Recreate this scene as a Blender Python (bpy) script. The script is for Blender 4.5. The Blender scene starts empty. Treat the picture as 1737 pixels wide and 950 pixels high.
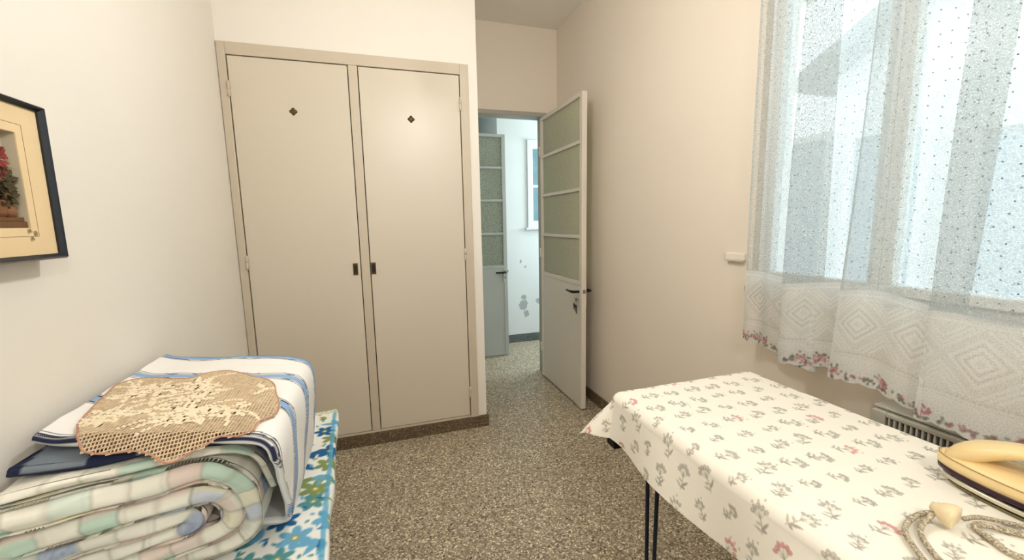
import bpy, bmesh, math, random
import numpy as np
from mathutils import Vector, Matrix
random.seed(7); RNG = np.random.default_rng(11)
sc = bpy.context.scene
COL = sc.collection
PI = math.pi

# ------------------------------------------------------------------ camera, sky, exposure
CX, CY, FPX = 868.5, 475.0, 707.126
YAW, PITCH, ROLL = math.radians(17.604), math.radians(7.819), math.radians(-1.107)
CAM = np.array([0.0, 0.0, 1.26])
FW = np.array([math.sin(YAW)*math.cos(PITCH), math.cos(YAW)*math.cos(PITCH), -math.sin(PITCH)])
_r = np.array([math.cos(YAW), -math.sin(YAW), 0.0]); _u = np.cross(_r, FW)
RT = _r*math.cos(ROLL) + _u*math.sin(ROLL); UP = -_r*math.sin(ROLL) + _u*math.cos(ROLL)
cam_d = bpy.data.cameras.new('camera'); cam = bpy.data.objects.new('camera', cam_d); COL.objects.link(cam)
cam_d.sensor_fit = 'HORIZONTAL'; cam_d.sensor_width = 36; cam_d.lens = 36*FPX/1737.0
cam_d.clip_start = 0.02; cam_d.clip_end = 200
M = Matrix.Identity(4)
for i in range(3):
    M[i][0] = RT[i]; M[i][1] = UP[i]; M[i][2] = -FW[i]; M[i][3] = CAM[i]
cam.matrix_world = M
sc.camera = cam
sc.view_settings.view_transform = 'Standard'; sc.view_settings.look = 'None'
sc.view_settings.gamma = 1.0; sc.view_settings.use_curve_mapping = False
sc.view_settings.exposure = 0.26
sc.render.film_transparent = False

SKY = 5.6; LAMP_E = 16.0; HALL_W = 32.0
LAMP_POS = (0.34, 1.24, 2.02)
FILL_LAMP_POS, FILL_LAMP_E = (0.34, -0.60, 2.00), 25.0  # added fill lamp behind the camera, brightens the surfaces facing it
world = bpy.data.worlds.new('world'); sc.world = world; world.use_nodes = True
bg = world.node_tree.nodes['Background']; bg.inputs[0].default_value = (0.90, 0.96, 1.0, 1); bg.inputs[1].default_value = SKY
# added light panel inside the hall, stands in for daylight at its assumed window
hl = bpy.data.lights.new('hall_fill_panel', 'AREA'); hl.shape = 'RECTANGLE'; hl.size = 0.8; hl.size_y = 1.3
hl.energy = HALL_W; hl.color = (0.80, 0.93, 1.0)
hlo = bpy.data.objects.new('hall_fill_panel', hl); COL.objects.link(hlo)
hlo.location = (2.78, 3.66, 1.6); hlo.rotation_euler = (0, math.radians(90), 0)

def at_z(x, y, z):
    d = FW + RT*(x-CX)/FPX - UP*(y-CY)/FPX
    return CAM + d*(z-CAM[2])/d[2]

# ------------------------------------------------------------------ helpers
def lin(c):
    c = np.asarray(c, float)/255.0
    return np.where(c <= 0.04045, c/12.92, ((c+0.055)/1.055)**2.4)
def L4(c): return (*[float(v) for v in lin(c)], 1.0)

def nodes(name):
    m = bpy.data.materials.new(name); m.use_nodes = True
    nt = m.node_tree; b = nt.nodes['Principled BSDF']
    return m, nt, b
def N(nt, t, **kw):
    n = nt.nodes.new(t)
    for k, v in kw.items():
        if k.startswith('_'): n.inputs[k[1:].replace('_', ' ')].default_value = v
        else: setattr(n, k, v)
    return n
def bump(nt, b, height, strength=0.2, dist=0.002):
    bp = N(nt, 'ShaderNodeBump'); bp.inputs['Strength'].default_value = strength; bp.inputs['Distance'].default_value = dist
    nt.links.new(height, bp.inputs['Height']); nt.links.new(bp.outputs[0], b.inputs['Normal'])
def mat(name, rgb, rough=0.5, metal=0.0, var=0.06, scale=6.0, bmp=0.0, bscale=120.0, spec=0.5):
    m, nt, b = nodes(name)
    tc = N(nt, 'ShaderNodeTexCoord'); nz = N(nt, 'ShaderNodeTexNoise'); nz.inputs['Scale'].default_value = scale; nz.inputs['Detail'].default_value = 4
    nt.links.new(tc.outputs['Object'], nz.inputs['Vector'])
    mx = N(nt, 'ShaderNodeMix', data_type='RGBA'); c = L4(rgb)
    mx.inputs[6].default_value = tuple(min(1, v*(1-var)) for v in c[:3]) + (1,)
    mx.inputs[7].default_value = tuple(min(1, v*(1+var)) for v in c[:3]) + (1,)
    nt.links.new(nz.outputs[0], mx.inputs[0]); nt.links.new(mx.outputs[2], b.inputs['Base Color'])
    b.inputs['Roughness'].default_value = rough; b.inputs['Metallic'].default_value = metal
    b.inputs['Specular IOR Level'].default_value = spec
    if bmp:
        n2 = N(nt, 'ShaderNodeTexNoise'); n2.inputs['Scale'].default_value = bscale; n2.inputs['Detail'].default_value = 3
        nt.links.new(tc.outputs['Object'], n2.inputs['Vector']); bump(nt, b, n2.outputs[0], bmp)
    return m
def mat_print(name, rough=0.85, bmp=0.25, bscale=700.0):
    """cloth whose print is stored per vertex"""
    m, nt, b = nodes(name)
    a = N(nt, 'ShaderNodeAttribute', attribute_name='print'); tc = N(nt, 'ShaderNodeTexCoord')
    nt.links.new(a.outputs['Color'], b.inputs['Base Color']); b.inputs['Roughness'].default_value = rough
    b.inputs['Specular IOR Level'].default_value = 0.2
    nz = N(nt, 'ShaderNodeTexNoise'); nz.inputs['Scale'].default_value = bscale
    nt.links.new(tc.outputs['Object'], nz.inputs['Vector']); bump(nt, b, nz.outputs[0], bmp, 0.001)
    return m

def terrazzo(name, base, light, dark, rough=0.42, scale=150.0):
    m, nt, b = nodes(name)
    tc = N(nt, 'ShaderNodeTexCoord')
    v1 = N(nt, 'ShaderNodeTexVoronoi'); v1.inputs['Scale'].default_value = scale
    v2 = N(nt, 'ShaderNodeTexVoronoi'); v2.inputs['Scale'].default_value = scale*0.42
    nz = N(nt, 'ShaderNodeTexNoise'); nz.inputs['Scale'].default_value = 2.2; nz.inputs['Detail'].default_value = 5
    for n in (v1, v2, nz): nt.links.new(tc.outputs['Object'], n.inputs['Vector'])
    sp = N(nt, 'ShaderNodeSeparateColor'); nt.links.new(v1.outputs['Color'], sp.inputs[0])
    cr = N(nt, 'ShaderNodeValToRGB'); cr.color_ramp.interpolation = 'LINEAR'
    e = cr.color_ramp.elements
    e[0].position = 0.0; e[0].color = L4(dark); e[1].position = 0.16; e[1].color = L4(np.array(base)*0.84)
    for p, c in ((0.45, base), (0.72, np.array(base)*1.16), (0.90, light), (0.97, np.minimum(255, np.array(light)*1.16))):
        k = e.new(p); k.color = L4(c)
    nt.links.new(sp.outputs[0], cr.inputs[0])
    sp2 = N(nt, 'ShaderNodeSeparateColor'); nt.links.new(v2.outputs['Color'], sp2.inputs[0])
    cr2 = N(nt, 'ShaderNodeValToRGB'); cr2.color_ramp.interpolation = 'CONSTANT'
    e2 = cr2.color_ramp.elements; e2[0].color = L4((70, 60, 48)); e2[1].position = 0.03; e2[1].color = L4((205, 192, 165))
    nt.links.new(sp2.outputs[1], cr2.inputs[0])
    gt = N(nt, 'ShaderNodeMath', operation='LESS_THAN'); gt.inputs[1].default_value = 0.07; nt.links.new(sp2.outputs[1], gt.inputs[0])
    sm = N(nt, 'ShaderNodeMath', operation='LESS_THAN'); sm.inputs[1].default_value = 0.34; nt.links.new(v2.outputs['Distance'], sm.inputs[0])
    mu = N(nt, 'ShaderNodeMath', operation='MULTIPLY'); nt.links.new(gt.outputs[0], mu.inputs[0]); nt.links.new(sm.outputs[0], mu.inputs[1])
    mx = N(nt, 'ShaderNodeMix', data_type='RGBA'); nt.links.new(mu.outputs[0], mx.inputs[0])
    nt.links.new(cr.outputs[0], mx.inputs[6]); nt.links.new(cr2.outputs[0], mx.inputs[7])
    mr = N(nt, 'ShaderNodeMapRange'); mr.inputs[3].default_value = 0.86; mr.inputs[4].default_value = 1.12; nt.links.new(nz.outputs[0], mr.inputs[0])
    hv = N(nt, 'ShaderNodeHueSaturation'); nt.links.new(mr.outputs[0], hv.inputs['Value']); nt.links.new(mx.outputs[2], hv.inputs['Color'])
    nt.links.new(hv.outputs[0], b.inputs['Base Color']); b.inputs['Roughness'].default_value = rough
    return m

def setp(o, label=None, cat=None, group=None, kind=None):
    if label: o['label'] = label
    if cat: o['category'] = cat
    if group: o['group'] = group
    if kind: o['kind'] = kind
    return o
def link(o, parent=None):
    COL.objects.link(o)
    if parent is not None:
        o.parent = parent
        if parent.type == 'EMPTY': o.matrix_parent_inverse = Matrix.Translation(-Vector(parent['_base']))
    return o
def empty(name, loc, **kw):
    o = bpy.data.objects.new(name, None); o.location = loc; o['_base'] = tuple(loc); o.empty_display_size = 0.05
    COL.objects.link(o); return setp(o, **kw)
def mesh(name, vs, fs, m, parent=None, smooth=False):
    me = bpy.data.meshes.new(name); me.from_pydata([tuple(map(float, v)) for v in vs], [], fs); me.update()
    if smooth: me.polygons.foreach_set('use_smooth', [True]*len(me.polygons))
    me.materials.append(m)
    return link(bpy.data.objects.new(name, me), parent)
def from_bm(name, bm, m, parent=None, smooth=False):
    bmesh.ops.recalc_face_normals(bm, faces=bm.faces)
    me = bpy.data.meshes.new(name); bm.to_mesh(me); bm.free()
    if smooth: me.polygons.foreach_set('use_smooth', [True]*len(me.polygons))
    me.materials.append(m)
    return link(bpy.data.objects.new(name, me), parent)
def add_box(bm, x0, x1, y0, y1, z0, z1, bev=0.0):
    g = bmesh.ops.create_cube(bm, size=1.0)
    for v in g['verts']:
        v.co = Vector(((x0+x1)/2 + v.co.x*(x1-x0), (y0+y1)/2 + v.co.y*(y1-y0), (z0+z1)/2 + v.co.z*(z1-z0)))
    if bev > 0:
        es = list({e for v in g['verts'] for e in v.link_edges})
        bmesh.ops.bevel(bm, geom=es, offset=bev, segments=2, affect='EDGES', profile=0.5)
def box(name, x0, x1, y0, y1, z0, z1, m, parent=None, bev=0.0):
    bm = bmesh.new(); add_box(bm, x0, x1, y0, y1, z0, z1, bev); return from_bm(name, bm, m, parent)
def boxes(name, lst, m, parent=None, bev=0.0):
    bm = bmesh.new()
    for b in lst: add_box(bm, *b, bev)
    return from_bm(name, bm, m, parent)
def lathe(name, prof, m, origin, axis, parent=None, seg=24, smooth=True):
    """prof: list of (radius, distance along axis)"""
    a = Vector(axis).normalized(); t = Vector((0, 0, 1)) if abs(a.z) < 0.9 else Vector((1, 0, 0))
    e1 = a.cross(t).normalized(); e2 = a.cross(e1); o = Vector(origin); vs = []; fs = []
    for r, d in prof:
        for k in range(seg):
            q = 2*PI*k/seg; vs.append(o + a*d + e1*(r*math.cos(q)) + e2*(r*math.sin(q)))
    for i in range(len(prof)-1):
        for k in range(seg):
            k2 = (k+1) % seg; fs.append((i*seg+k, i*seg+k2, (i+1)*seg+k2, (i+1)*seg+k))
    fs.append(tuple(range(seg-1, -1, -1))); n = (len(prof)-1)*seg; fs.append(tuple(range(n, n+seg)))
    bm = bmesh.new(); bv = [bm.verts.new(v) for v in vs]
    for f in fs:
        try: bm.faces.new([bv[i] for i in f])
        except ValueError: pass
    bmesh.ops.remove_doubles(bm, verts=bm.verts, dist=1e-6)
    return from_bm(name, bm, m, parent, smooth)
def catmull(P, n):
    P = np.asarray(P, float); out = []
    Q = np.vstack([2*P[0]-P[1], P, 2*P[-1]-P[-2]])
    for i in range(1, len(Q)-2):
        t = np.linspace(0, 1, n, endpoint=False)[:, None]
        a, b, c, d = Q[i-1], Q[i], Q[i+1], Q[i+2]
        out.append(0.5*((2*b) + (-a+c)*t + (2*a-5*b+4*c-d)*t**2 + (-a+3*b-3*c+d)*t**3))
    out.append(P[-1:]); return np.vstack(out)
def resample(P, step):
    d = np.r_[0, np.cumsum(np.linalg.norm(np.diff(P, axis=0), axis=1))]
    n = max(2, int(d[-1]/step)+1); s = np.linspace(0, d[-1], n)
    return np.stack([np.interp(s, d, P[:, k]) for k in range(P.shape[1])], 1), s
def tube(name, P, r, m, parent=None, seg=8, closed=False):
    P = [Vector(p) for p in P]; vs = []; fs = []; n = len(P); prev = None
    rr = r if hasattr(r, '__len__') else [r]*n
    for i, p in enumerate(P):
        t = (P[min(i+1, n-1)]-P[max(i-1, 0)]).normalized()
        if prev is None:
            h = Vector((0, 0, 1)) if abs(t.z) < 0.9 else Vector((1, 0, 0)); e = t.cross(h).normalized()
        else: e = (prev - t*prev.dot(t)).normalized()
        prev = e; f = t.cross(e)
        for k in range(seg):
            q = 2*PI*k/seg; vs.append(p + (e*math.cos(q) + f*math.sin(q))*rr[i])
    for i in range(n-1):
        for k in range(seg):
            k2 = (k+1) % seg; fs.append((i*seg+k, i*seg+k2, (i+1)*seg+k2, (i+1)*seg+k))
    fs.append(tuple(range(seg-1, -1, -1))); fs.append(tuple(range((n-1)*seg, n*seg)))
    return mesh(name, vs, fs, m, parent, True)
def grid(name, V, m, parent=None, col=None, wrap=False, caps=False, opa=None, uv=None, mask=None):
    """V: (a,b,3) grid of points -> one smooth mesh with an optional print attribute"""
    a, b = V.shape[:2]; idx = np.arange(a*b).reshape(a, b)
    if wrap: idx = np.concatenate([idx, idx[:, :1]], 1)
    q = np.stack([idx[:-1, :-1], idx[1:, :-1], idx[1:, 1:], idx[:-1, 1:]], -1)
    if mask is not None: q = q[mask]
    q = q.reshape(-1, 4)
    me = bpy.data.meshes.new(name); nv = a*b; nf = len(q)
    me.vertices.add(nv); me.vertices.foreach_set('co', V.reshape(-1).astype(np.float32))
    me.loops.add(nf*4); me.loops.foreach_set('vertex_index', q.reshape(-1).astype(np.int32))
    me.polygons.add(nf); me.polygons.foreach_set('loop_start', np.arange(0, nf*4, 4, dtype=np.int32))
    me.polygons.foreach_set('use_smooth', np.ones(nf, bool))
    me.update(calc_edges=True)
    if col is not None:
        at = me.color_attributes.new('print', 'FLOAT_COLOR', 'POINT')
        c = np.ones((nv, 4), np.float32); c[:, :3] = lin(np.clip(col.reshape(-1, 3), 0, 255)); at.data.foreach_set('color', c.reshape(-1))
    if opa is not None:
        at = me.attributes.new('weave', 'FLOAT', 'POINT'); at.data.foreach_set('value', opa.reshape(-1).astype(np.float32))
    if uv is not None:
        at = me.attributes.new('flat', 'FLOAT_VECTOR', 'POINT')
        u3 = np.zeros((nv, 3), np.float32); u3[:, :2] = uv.reshape(-1, 2); at.data.foreach_set('vector', u3.reshape(-1))
    me.materials.append(m); me.validate()
    return link(bpy.data.objects.new(name, me), parent)
def wob(x, y, seed=0, f=1.0):
    s = seed*1.37
    return (np.sin(x*9.1*f+s)*np.cos(y*7.3*f-s*.7) + 0.6*np.sin(x*17.7*f-y*13.1*f+s*2.1) + 0.35*np.sin(y*29.3*f+x*11*f+s*3.3))/1.6

class Canvas:
    """a print laid out in metres, colours 0-255"""
    def __init__(s, w, h, res, bgc):
        s.w, s.h, s.r = w, h, res; s.nx, s.ny = int(w/res)+2, int(h/res)+2
        s.a = np.empty((s.ny, s.nx, 3)); s.a[:] = bgc
    def win(s, x0, x1, y0, y1):
        i0, i1 = max(0, int(x0/s.r)-1), min(s.nx, int(x1/s.r)+3); j0, j1 = max(0, int(y0/s.r)-1), min(s.ny, int(y1/s.r)+3)
        if i1 <= i0 or j1 <= j0: return None
        X, Y = np.meshgrid(np.arange(i0, i1)*s.r, np.arange(j0, j1)*s.r); return i0, i1, j0, j1, X, Y
    def blend(s, w, k, col):
        i0, i1, j0, j1 = w[:4]; k = np.clip(k, 0, 1)[..., None]
        s.a[j0:j1, i0:i1] = s.a[j0:j1, i0:i1]*(1-k) + np.array(col, float)*k
    def ell(s, x, y, rx, ry, ang, col, al=1.0, ring=0.0):
        R = max(rx, ry)*1.05; w = s.win(x-R, x+R, y-R, y+R)
        if w is None: return
        X, Y = w[4]-x, w[5]-y; c, n = math.cos(ang), math.sin(ang)
        q = np.hypot((X*c+Y*n)/rx, (-X*n+Y*c)/ry); d = (1-q)*min(rx, ry)/s.r + 0.5
        k = np.clip(d, 0, 1)
        if ring: k = k*np.clip((q-(1-ring/min(rx, ry)))*min(rx, ry)/s.r + 0.5, 0, 1)
        s.blend(w, k*al, col)
    def line(s, P, wd, col, al=1.0):
        for (x0, y0), (x1, y1) in zip(P[:-1], P[1:]):
            w = s.win(min(x0, x1)-wd, max(x0, x1)+wd, min(y0, y1)-wd, max(y0, y1)+wd)
            if w is None: continue
            dx, dy = x1-x0, y1-y0; t = np.clip(((w[4]-x0)*dx + (w[5]-y0)*dy)/(dx*dx+dy*dy+1e-12), 0, 1)
            d = np.hypot(w[4]-x0-t*dx, w[5]-y0-t*dy); s.blend(w, ((wd/2-d)/s.r+0.5)*al, col)
    def rect(s, x0, x1, y0, y1, col, al=1.0):
        w = s.win(x0, x1, y0, y1)
        if w is None: return
        k = ((w[4] >= x0) & (w[4] < x1) & (w[5] >= y0) & (w[5] < y1)).astype(float); s.blend(w, k*al, col)
    def leaf(s, x, y, ln, wd, ang, col, al=1.0):
        R = ln*1.02; w = s.win(x-R, x+R, y-R, y+R)
        if w is None: return
        c, n = math.cos(ang), math.sin(ang); X = (w[4]-x)*c + (w[5]-y)*n; Y = -(w[4]-x)*n + (w[5]-y)*c
        t = np.clip(X/ln, 0, 1); hw = wd/2*np.sin(PI*t**0.75)
        k = np.clip((hw-np.abs(Y))/s.r+0.5, 0, 1)*(X > 0)*(X < ln); s.blend(w, k*al, col)
    def sample(s, x, y):
        fx = np.clip(x/s.r, 0, s.nx-1.001); fy = np.clip(y/s.r, 0, s.ny-1.001); i = fx.astype(int); j = fy.astype(int); u = (fx-i)[..., None]; v = (fy-j)[..., None]
        A = s.a
        return (A[j, i]*(1-u)+A[j, i+1]*u)*(1-v) + (A[j+1, i]*(1-u)+A[j+1, i+1]*u)*v

# ------------------------------------------------------------------ materials
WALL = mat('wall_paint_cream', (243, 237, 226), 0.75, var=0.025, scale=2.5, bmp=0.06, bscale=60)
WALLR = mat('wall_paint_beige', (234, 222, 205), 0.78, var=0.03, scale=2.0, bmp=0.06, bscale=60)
CEIL = mat('ceiling_paint', (238, 231, 219), 0.85, var=0.03, scale=2.0)
HALLP = mat('hall_wall_paint', (232, 236, 234), 0.75, var=0.03, scale=3.0, bmp=0.06, bscale=50)
FLOORM = terrazzo('terrazzo', (164, 150, 126), (216, 206, 182), (96, 84, 66), scale=165.0)
SKIRT = terrazzo('dark_terrazzo_skirting', (100, 84, 64), (130, 112, 88), (58, 48, 37), 0.45, 220)
SKIRTH = terrazzo('grey_terrazzo_skirting', (92, 98, 98), (120, 126, 124), (52, 56, 56), 0.45, 220)
ENAM = mat('beige_enamel', (216, 205, 186), 0.38, var=0.02, scale=3.0)
ENAMF = mat('beige_enamel_frame', (206, 193, 172), 0.40, var=0.03, scale=4.0)
GAP = mat('dark_gap', (40, 32, 24), 0.8)
BRONZE = mat('aged_bronze', (92, 76, 50), 0.42, 0.7, var=0.25, scale=60)
BRONZD = mat('dark_bronze', (48, 40, 30), 0.5, 0.6, var=0.2, scale=80)
DOORM = mat('door_enamel', (222, 213, 198), 0.40, var=0.02, scale=3.0)
DOORH = mat('hall_door_enamel', (182, 186, 180), 0.40, var=0.03, scale=3.0)
BLACK = mat('black_metal', (28, 26, 26), 0.35, 0.5, var=0.2, scale=40)
STEEL = mat('worn_steel', (150, 146, 138), 0.35, 0.9, var=0.15, scale=60)
WHITEF = mat('white_window_frame', (235, 238, 238), 0.45, var=0.02)
PLASTIC = mat('white_plastic', (238, 230, 215), 0.35, var=0.01)
FRAMEM = mat('navy_black_frame', (22, 24, 34), 0.28, var=0.2, scale=30)
NAVYT = mat('navy_tube', (30, 36, 56), 0.35, 0.4, var=0.1)
HEAT = mat('heater_enamel', (176, 172, 158), 0.45, var=0.03)
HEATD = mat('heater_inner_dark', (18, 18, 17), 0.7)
WOODB = mat('bench_wood', (120, 88, 58), 0.5, var=0.2, scale=14)

def frosted(name, tint, trans=0.35, scale=90.0, rough=0.25, amp=0.2):
    """obscure patterned glass: clear veins between milky grains"""
    m, nt, b = nodes(name); out = nt.nodes['Material Output']
    tc = N(nt, 'ShaderNodeTexCoord'); v = N(nt, 'ShaderNodeTexVoronoi', feature='DISTANCE_TO_EDGE'); v.inputs['Scale'].default_value = scale
    nt.links.new(tc.outputs['Object'], v.inputs['Vector'])
    mr = N(nt, 'ShaderNodeMapRange'); mr.inputs[1].default_value = 0.02; mr.inputs[2].default_value = 0.35
    mr.inputs[3].default_value = max(0, trans-amp); mr.inputs[4].default_value = min(1, trans+amp); nt.links.new(v.outputs['Distance'], mr.inputs[0])
    tr = N(nt, 'ShaderNodeBsdfTransparent'); tr.inputs[0].default_value = L4(tint)
    tl = N(nt, 'ShaderNodeBsdfTranslucent'); tl.inputs[0].default_value = L4(tint)
    df = N(nt, 'ShaderNodeBsdfDiffuse'); df.inputs[0].default_value = L4(tint)
    gl = N(nt, 'ShaderNodeBsdfGlossy'); gl.inputs['Roughness'].default_value = rough
    m1 = N(nt, 'ShaderNodeMixShader'); m1.inputs[0].default_value = 0.45; nt.links.new(tl.outputs[0], m1.inputs[1]); nt.links.new(df.outputs[0], m1.inputs[2])
    m2 = N(nt, 'ShaderNodeMixShader'); nt.links.new(mr.outputs[0], m2.inputs[0]); nt.links.new(m1.outputs[0], m2.inputs[1]); nt.links.new(tr.outputs[0], m2.inputs[2])
    m3 = N(nt, 'ShaderNodeMixShader'); m3.inputs[0].default_value = 0.05; nt.links.new(m2.outputs[0], m3.inputs[1]); nt.links.new(gl.outputs[0], m3.inputs[2])
    nt.links.new(m3.outputs[0], out.inputs[0]); nt.nodes.remove(b)
    return m
GLASSW = frosted('window_patterned_glass', (240, 246, 248), 0.66, 95, amp=0.32)
GLASSD = frosted('door_frosted_glass', (228, 228, 208), 0.10, 160, 0.2)
GLASSH = frosted('hall_door_patterned_glass', (200, 204, 190), 0.32, 60, 0.2)

# ------------------------------------------------------------------ the setting
XL, XR, YW, YB, YN, ZC = -0.676, 1.38, 2.418, 3.114, -1.35, 2.70
XE = 0.583                      # end of the wardrobe wall
S = lambda o: setp(o, kind='structure')
S(box('floor', -0.9, 2.9, YN-0.1, 5.3, -0.06, 0, FLOORM))
S(box('ceiling', -0.9, 2.9, YN-0.1, 5.3, ZC, ZC+0.08, CEIL))
S(box('wall_left', XL-0.1, XL, YN, YB+0.1, 0, ZC, WALL))
S(box('wall_behind', XL-0.1, XR+0.2, YN-0.1, YN, 0, ZC, WALL))
# wall around the wardrobe: header, end pier and the return along the passage
S(boxes('wall_wardrobe', [(XL, XE, YW, YW+0.06, 2.135, ZC), (0.531, XE, YW, YW+0.06, 0.07, 2.135), (XE-0.05, XE, YW+0.06, YB, 0.07, ZC)], WALL))
DX0, DX1, DZ = 0.60, 1.262, 2.062
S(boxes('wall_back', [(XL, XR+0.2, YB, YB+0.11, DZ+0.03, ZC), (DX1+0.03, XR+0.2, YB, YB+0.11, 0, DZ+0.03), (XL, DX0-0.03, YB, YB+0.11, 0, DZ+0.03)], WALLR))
WY0, WY1, WZ0, WZ1 = -0.60, 1.255, 1.0, 2.30  # unseen rear stretch, widened behind the camera for frontal fill light
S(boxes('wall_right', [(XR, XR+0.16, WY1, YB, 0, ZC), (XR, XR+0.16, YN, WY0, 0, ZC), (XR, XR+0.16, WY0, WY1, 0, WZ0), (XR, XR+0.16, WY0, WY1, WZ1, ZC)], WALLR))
# skirting
S(boxes('baseboard_wardrobe', [(XL, XE+0.012, YW-0.012, YW+0.03, 0, 0.072), (XE-0.03, XE+0.012, YW+0.03, YB, 0, 0.072)], SKIRT, bev=0.002))
S(box('baseboard_right', XR-0.012, XR, YN, YB, 0, 0.075, SKIRT, bev=0.002))
S(box('baseboard_left', XL, XL+0.012, YN, YW-0.012, 0, 0.075, SKIRT, bev=0.002))
S(boxes('trim_1', [(DX0-0.03, DX0, YB-0.008, YB+0.118, 0, DZ+0.03), (DX1, DX1+0.03, YB-0.008, YB+0.118, 0, DZ+0.03), (DX0, DX1, YB-0.008, YB+0.118, DZ, DZ+0.03)], mat('door_frame_grey', (170, 164, 150), 0.45), bev=0.002))

# hall beyond the door
HY = 4.10; HC = 1.175
hw = S(boxes('wall_hall_back', [(HC, 1.50, HY, HY+0.12, 0, ZC), (1.50, 2.9, HY, HY+0.12, 0, 1.235), (1.50, 2.9, HY, HY+0.12, 2.06, ZC), (2.02, 2.9, HY, HY+0.12, 1.235, 2.06), (HC, HC+0.12, HY+0.12, 5.2, 0, ZC)], HALLP))
S(box('wall_hall_left', 0.30, 0.40, YB+0.11, 5.2, 0, ZC, HALLP))
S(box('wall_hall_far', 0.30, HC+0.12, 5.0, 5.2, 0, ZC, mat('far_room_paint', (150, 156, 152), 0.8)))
S(boxes('wall_hall_right', [(2.84, 2.94, YB, 3.22, 0, ZC), (2.84, 2.94, 4.06, HY+0.1, 0, ZC), (2.84, 2.94, 3.22, 4.06, 0, 0.9), (2.84, 2.94, 3.22, 4.06, 2.3, ZC)], HALLP))  # unseen end wall with an opening added for the assumed window
S(box('wall_hall_front', XR+0.2, 2.9, YB+0.0, YB+0.11, 0, ZC, HALLP))
S(box('baseboard_hall', HC-0.01, 2.84, HY-0.012, HY, 0, 0.085, SKIRTH, bev=0.002))
def blob(cx, cz, r, sx, seed):
    rg = random.Random(seed); n = 18
    return [(cx + sx*r*(0.7+0.5*rg.random())*math.cos(2*PI*k/n), cz + r*(0.7+0.5*rg.random())*math.sin(2*PI*k/n)) for k in range(n)]
PEEL = mat('bare_plaster', (176, 182, 182), 0.9, var=0.12, scale=40)
for (px, pz, r, sx, sd) in ((1.425, 0.395, 0.062, 0.8, 1), (1.455, 0.30, 0.042, 0.7, 2), (1.43, 0.48, 0.026, 1.2, 3), (1.60, 0.43, 0.035, 1.0, 4), (1.40, 0.86, 0.02, 0.5, 5), (1.45, 0.80, 0.014, 0.8, 6)):
    P = blob(px, pz, r, sx, sd); n = len(P)
    mesh('peeled_paint_patch', [(x, HY-0.0015, z) for x, z in P] + [(x, HY+0.001, z) for x, z in P], [tuple(range(n))] + [(i, (i+1) % n, n+(i+1) % n, n+i) for i in range(n)], PEEL, hw)
# hall window in the back wall
w2 = empty('window_2', (1.5, HY, 1.2), kind='structure')
boxes('window_frame', [(1.482, 1.54, HY-0.02, HY+0.05, 1.275, 2.0), (1.98, 2.05, HY-0.02, HY+0.05, 1.275, 2.0), (1.482, 2.05, HY-0.02, HY+0.05, 2.0, 2.085), (1.482, 2.05, HY-0.02, HY+0.05, 1.206, 1.275)], WHITEF, w2, 0.004)
box('window_sill', 1.455, 2.065, HY-0.045, HY, 1.185, 1.205, WHITEF, w2, 0.003)
box('glazing_bar', 1.54, 1.98, HY, HY+0.03, 1.615, 1.64, WHITEF, w2, 0.002)
BLUEG = mat('blue_tinted_glass', (116, 148, 156), 0.15, var=0.25, scale=9)
box('window_pane', 1.54, 1.98, HY+0.012, HY+0.018, 1.275, 1.615, BLUEG, w2)
box('window_pane', 1.54, 1.98, HY+0.012, HY+0.018, 1.64, 2.0, BLUEG, w2)
# assumed hall window at the unseen right end, behind the added fill panel
w3 = empty('assumed_window_3', (2.86, 3.6, 0.9), kind='structure')
boxes('window_frame', [(2.85, 2.90, 3.22, 3.27, 0.95, 2.25), (2.85, 2.90, 4.01, 4.06, 0.95, 2.25), (2.85, 2.90, 3.22, 4.06, 0.9, 0.95), (2.85, 2.90, 3.22, 4.06, 2.25, 2.3)], WHITEF, w3, 0.003)

box('window_pane', 2.872, 2.876, 3.27, 4.01, 0.95, 2.25, GLASSW, w3)
# ------------------------------------------------------------------ room window with patterned panes
w1 = empty('window_1', (XR, 0.6, WZ0), kind='structure')
fx0, fx1 = XR+0.03, XR+0.075
boxes('window_frame', [(fx0, fx1, WY1-0.03, WY1, WZ0+0.03, WZ1-0.03), (fx0, fx1, WY0, WY0+0.03, WZ0+0.03, WZ1-0.03), (fx0, fx1, WY0, WY1, WZ0, WZ0+0.03), (fx0, fx1, WY0, WY1, WZ1-0.03, WZ1)], WHITEF, w1, 0.003)
for a, b in ((0.832, WY1-0.03), (0.44, 0.832), (0.04, 0.44), (WY0+0.03, 0.04)):
    boxes('sash', [(fx0-0.012, fx1-0.01, a, a+0.032, WZ0+0.06, WZ1-0.06), (fx0-0.012, fx1-0.01, b-0.032, b, WZ0+0.06, WZ1-0.06), (fx0-0.012, fx1-0.01, a, b, WZ0+0.03, WZ0+0.06), (fx0-0.012, fx1-0.01, a, b, WZ1-0.06, WZ1-0.03)], WHITEF, w1, 0.003)
    box('window_pane', XR+0.05, XR+0.054, a+0.03, b-0.03, WZ0+0.055, WZ1-0.055, GLASSW, w1)
box('window_sill', XR-0.025, XR+0.16, WY0-0.01, WY1+0.01, WZ0-0.025, WZ0, mat('sill_stone', (200, 186, 164), 0.5), w1, 0.003)

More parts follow.
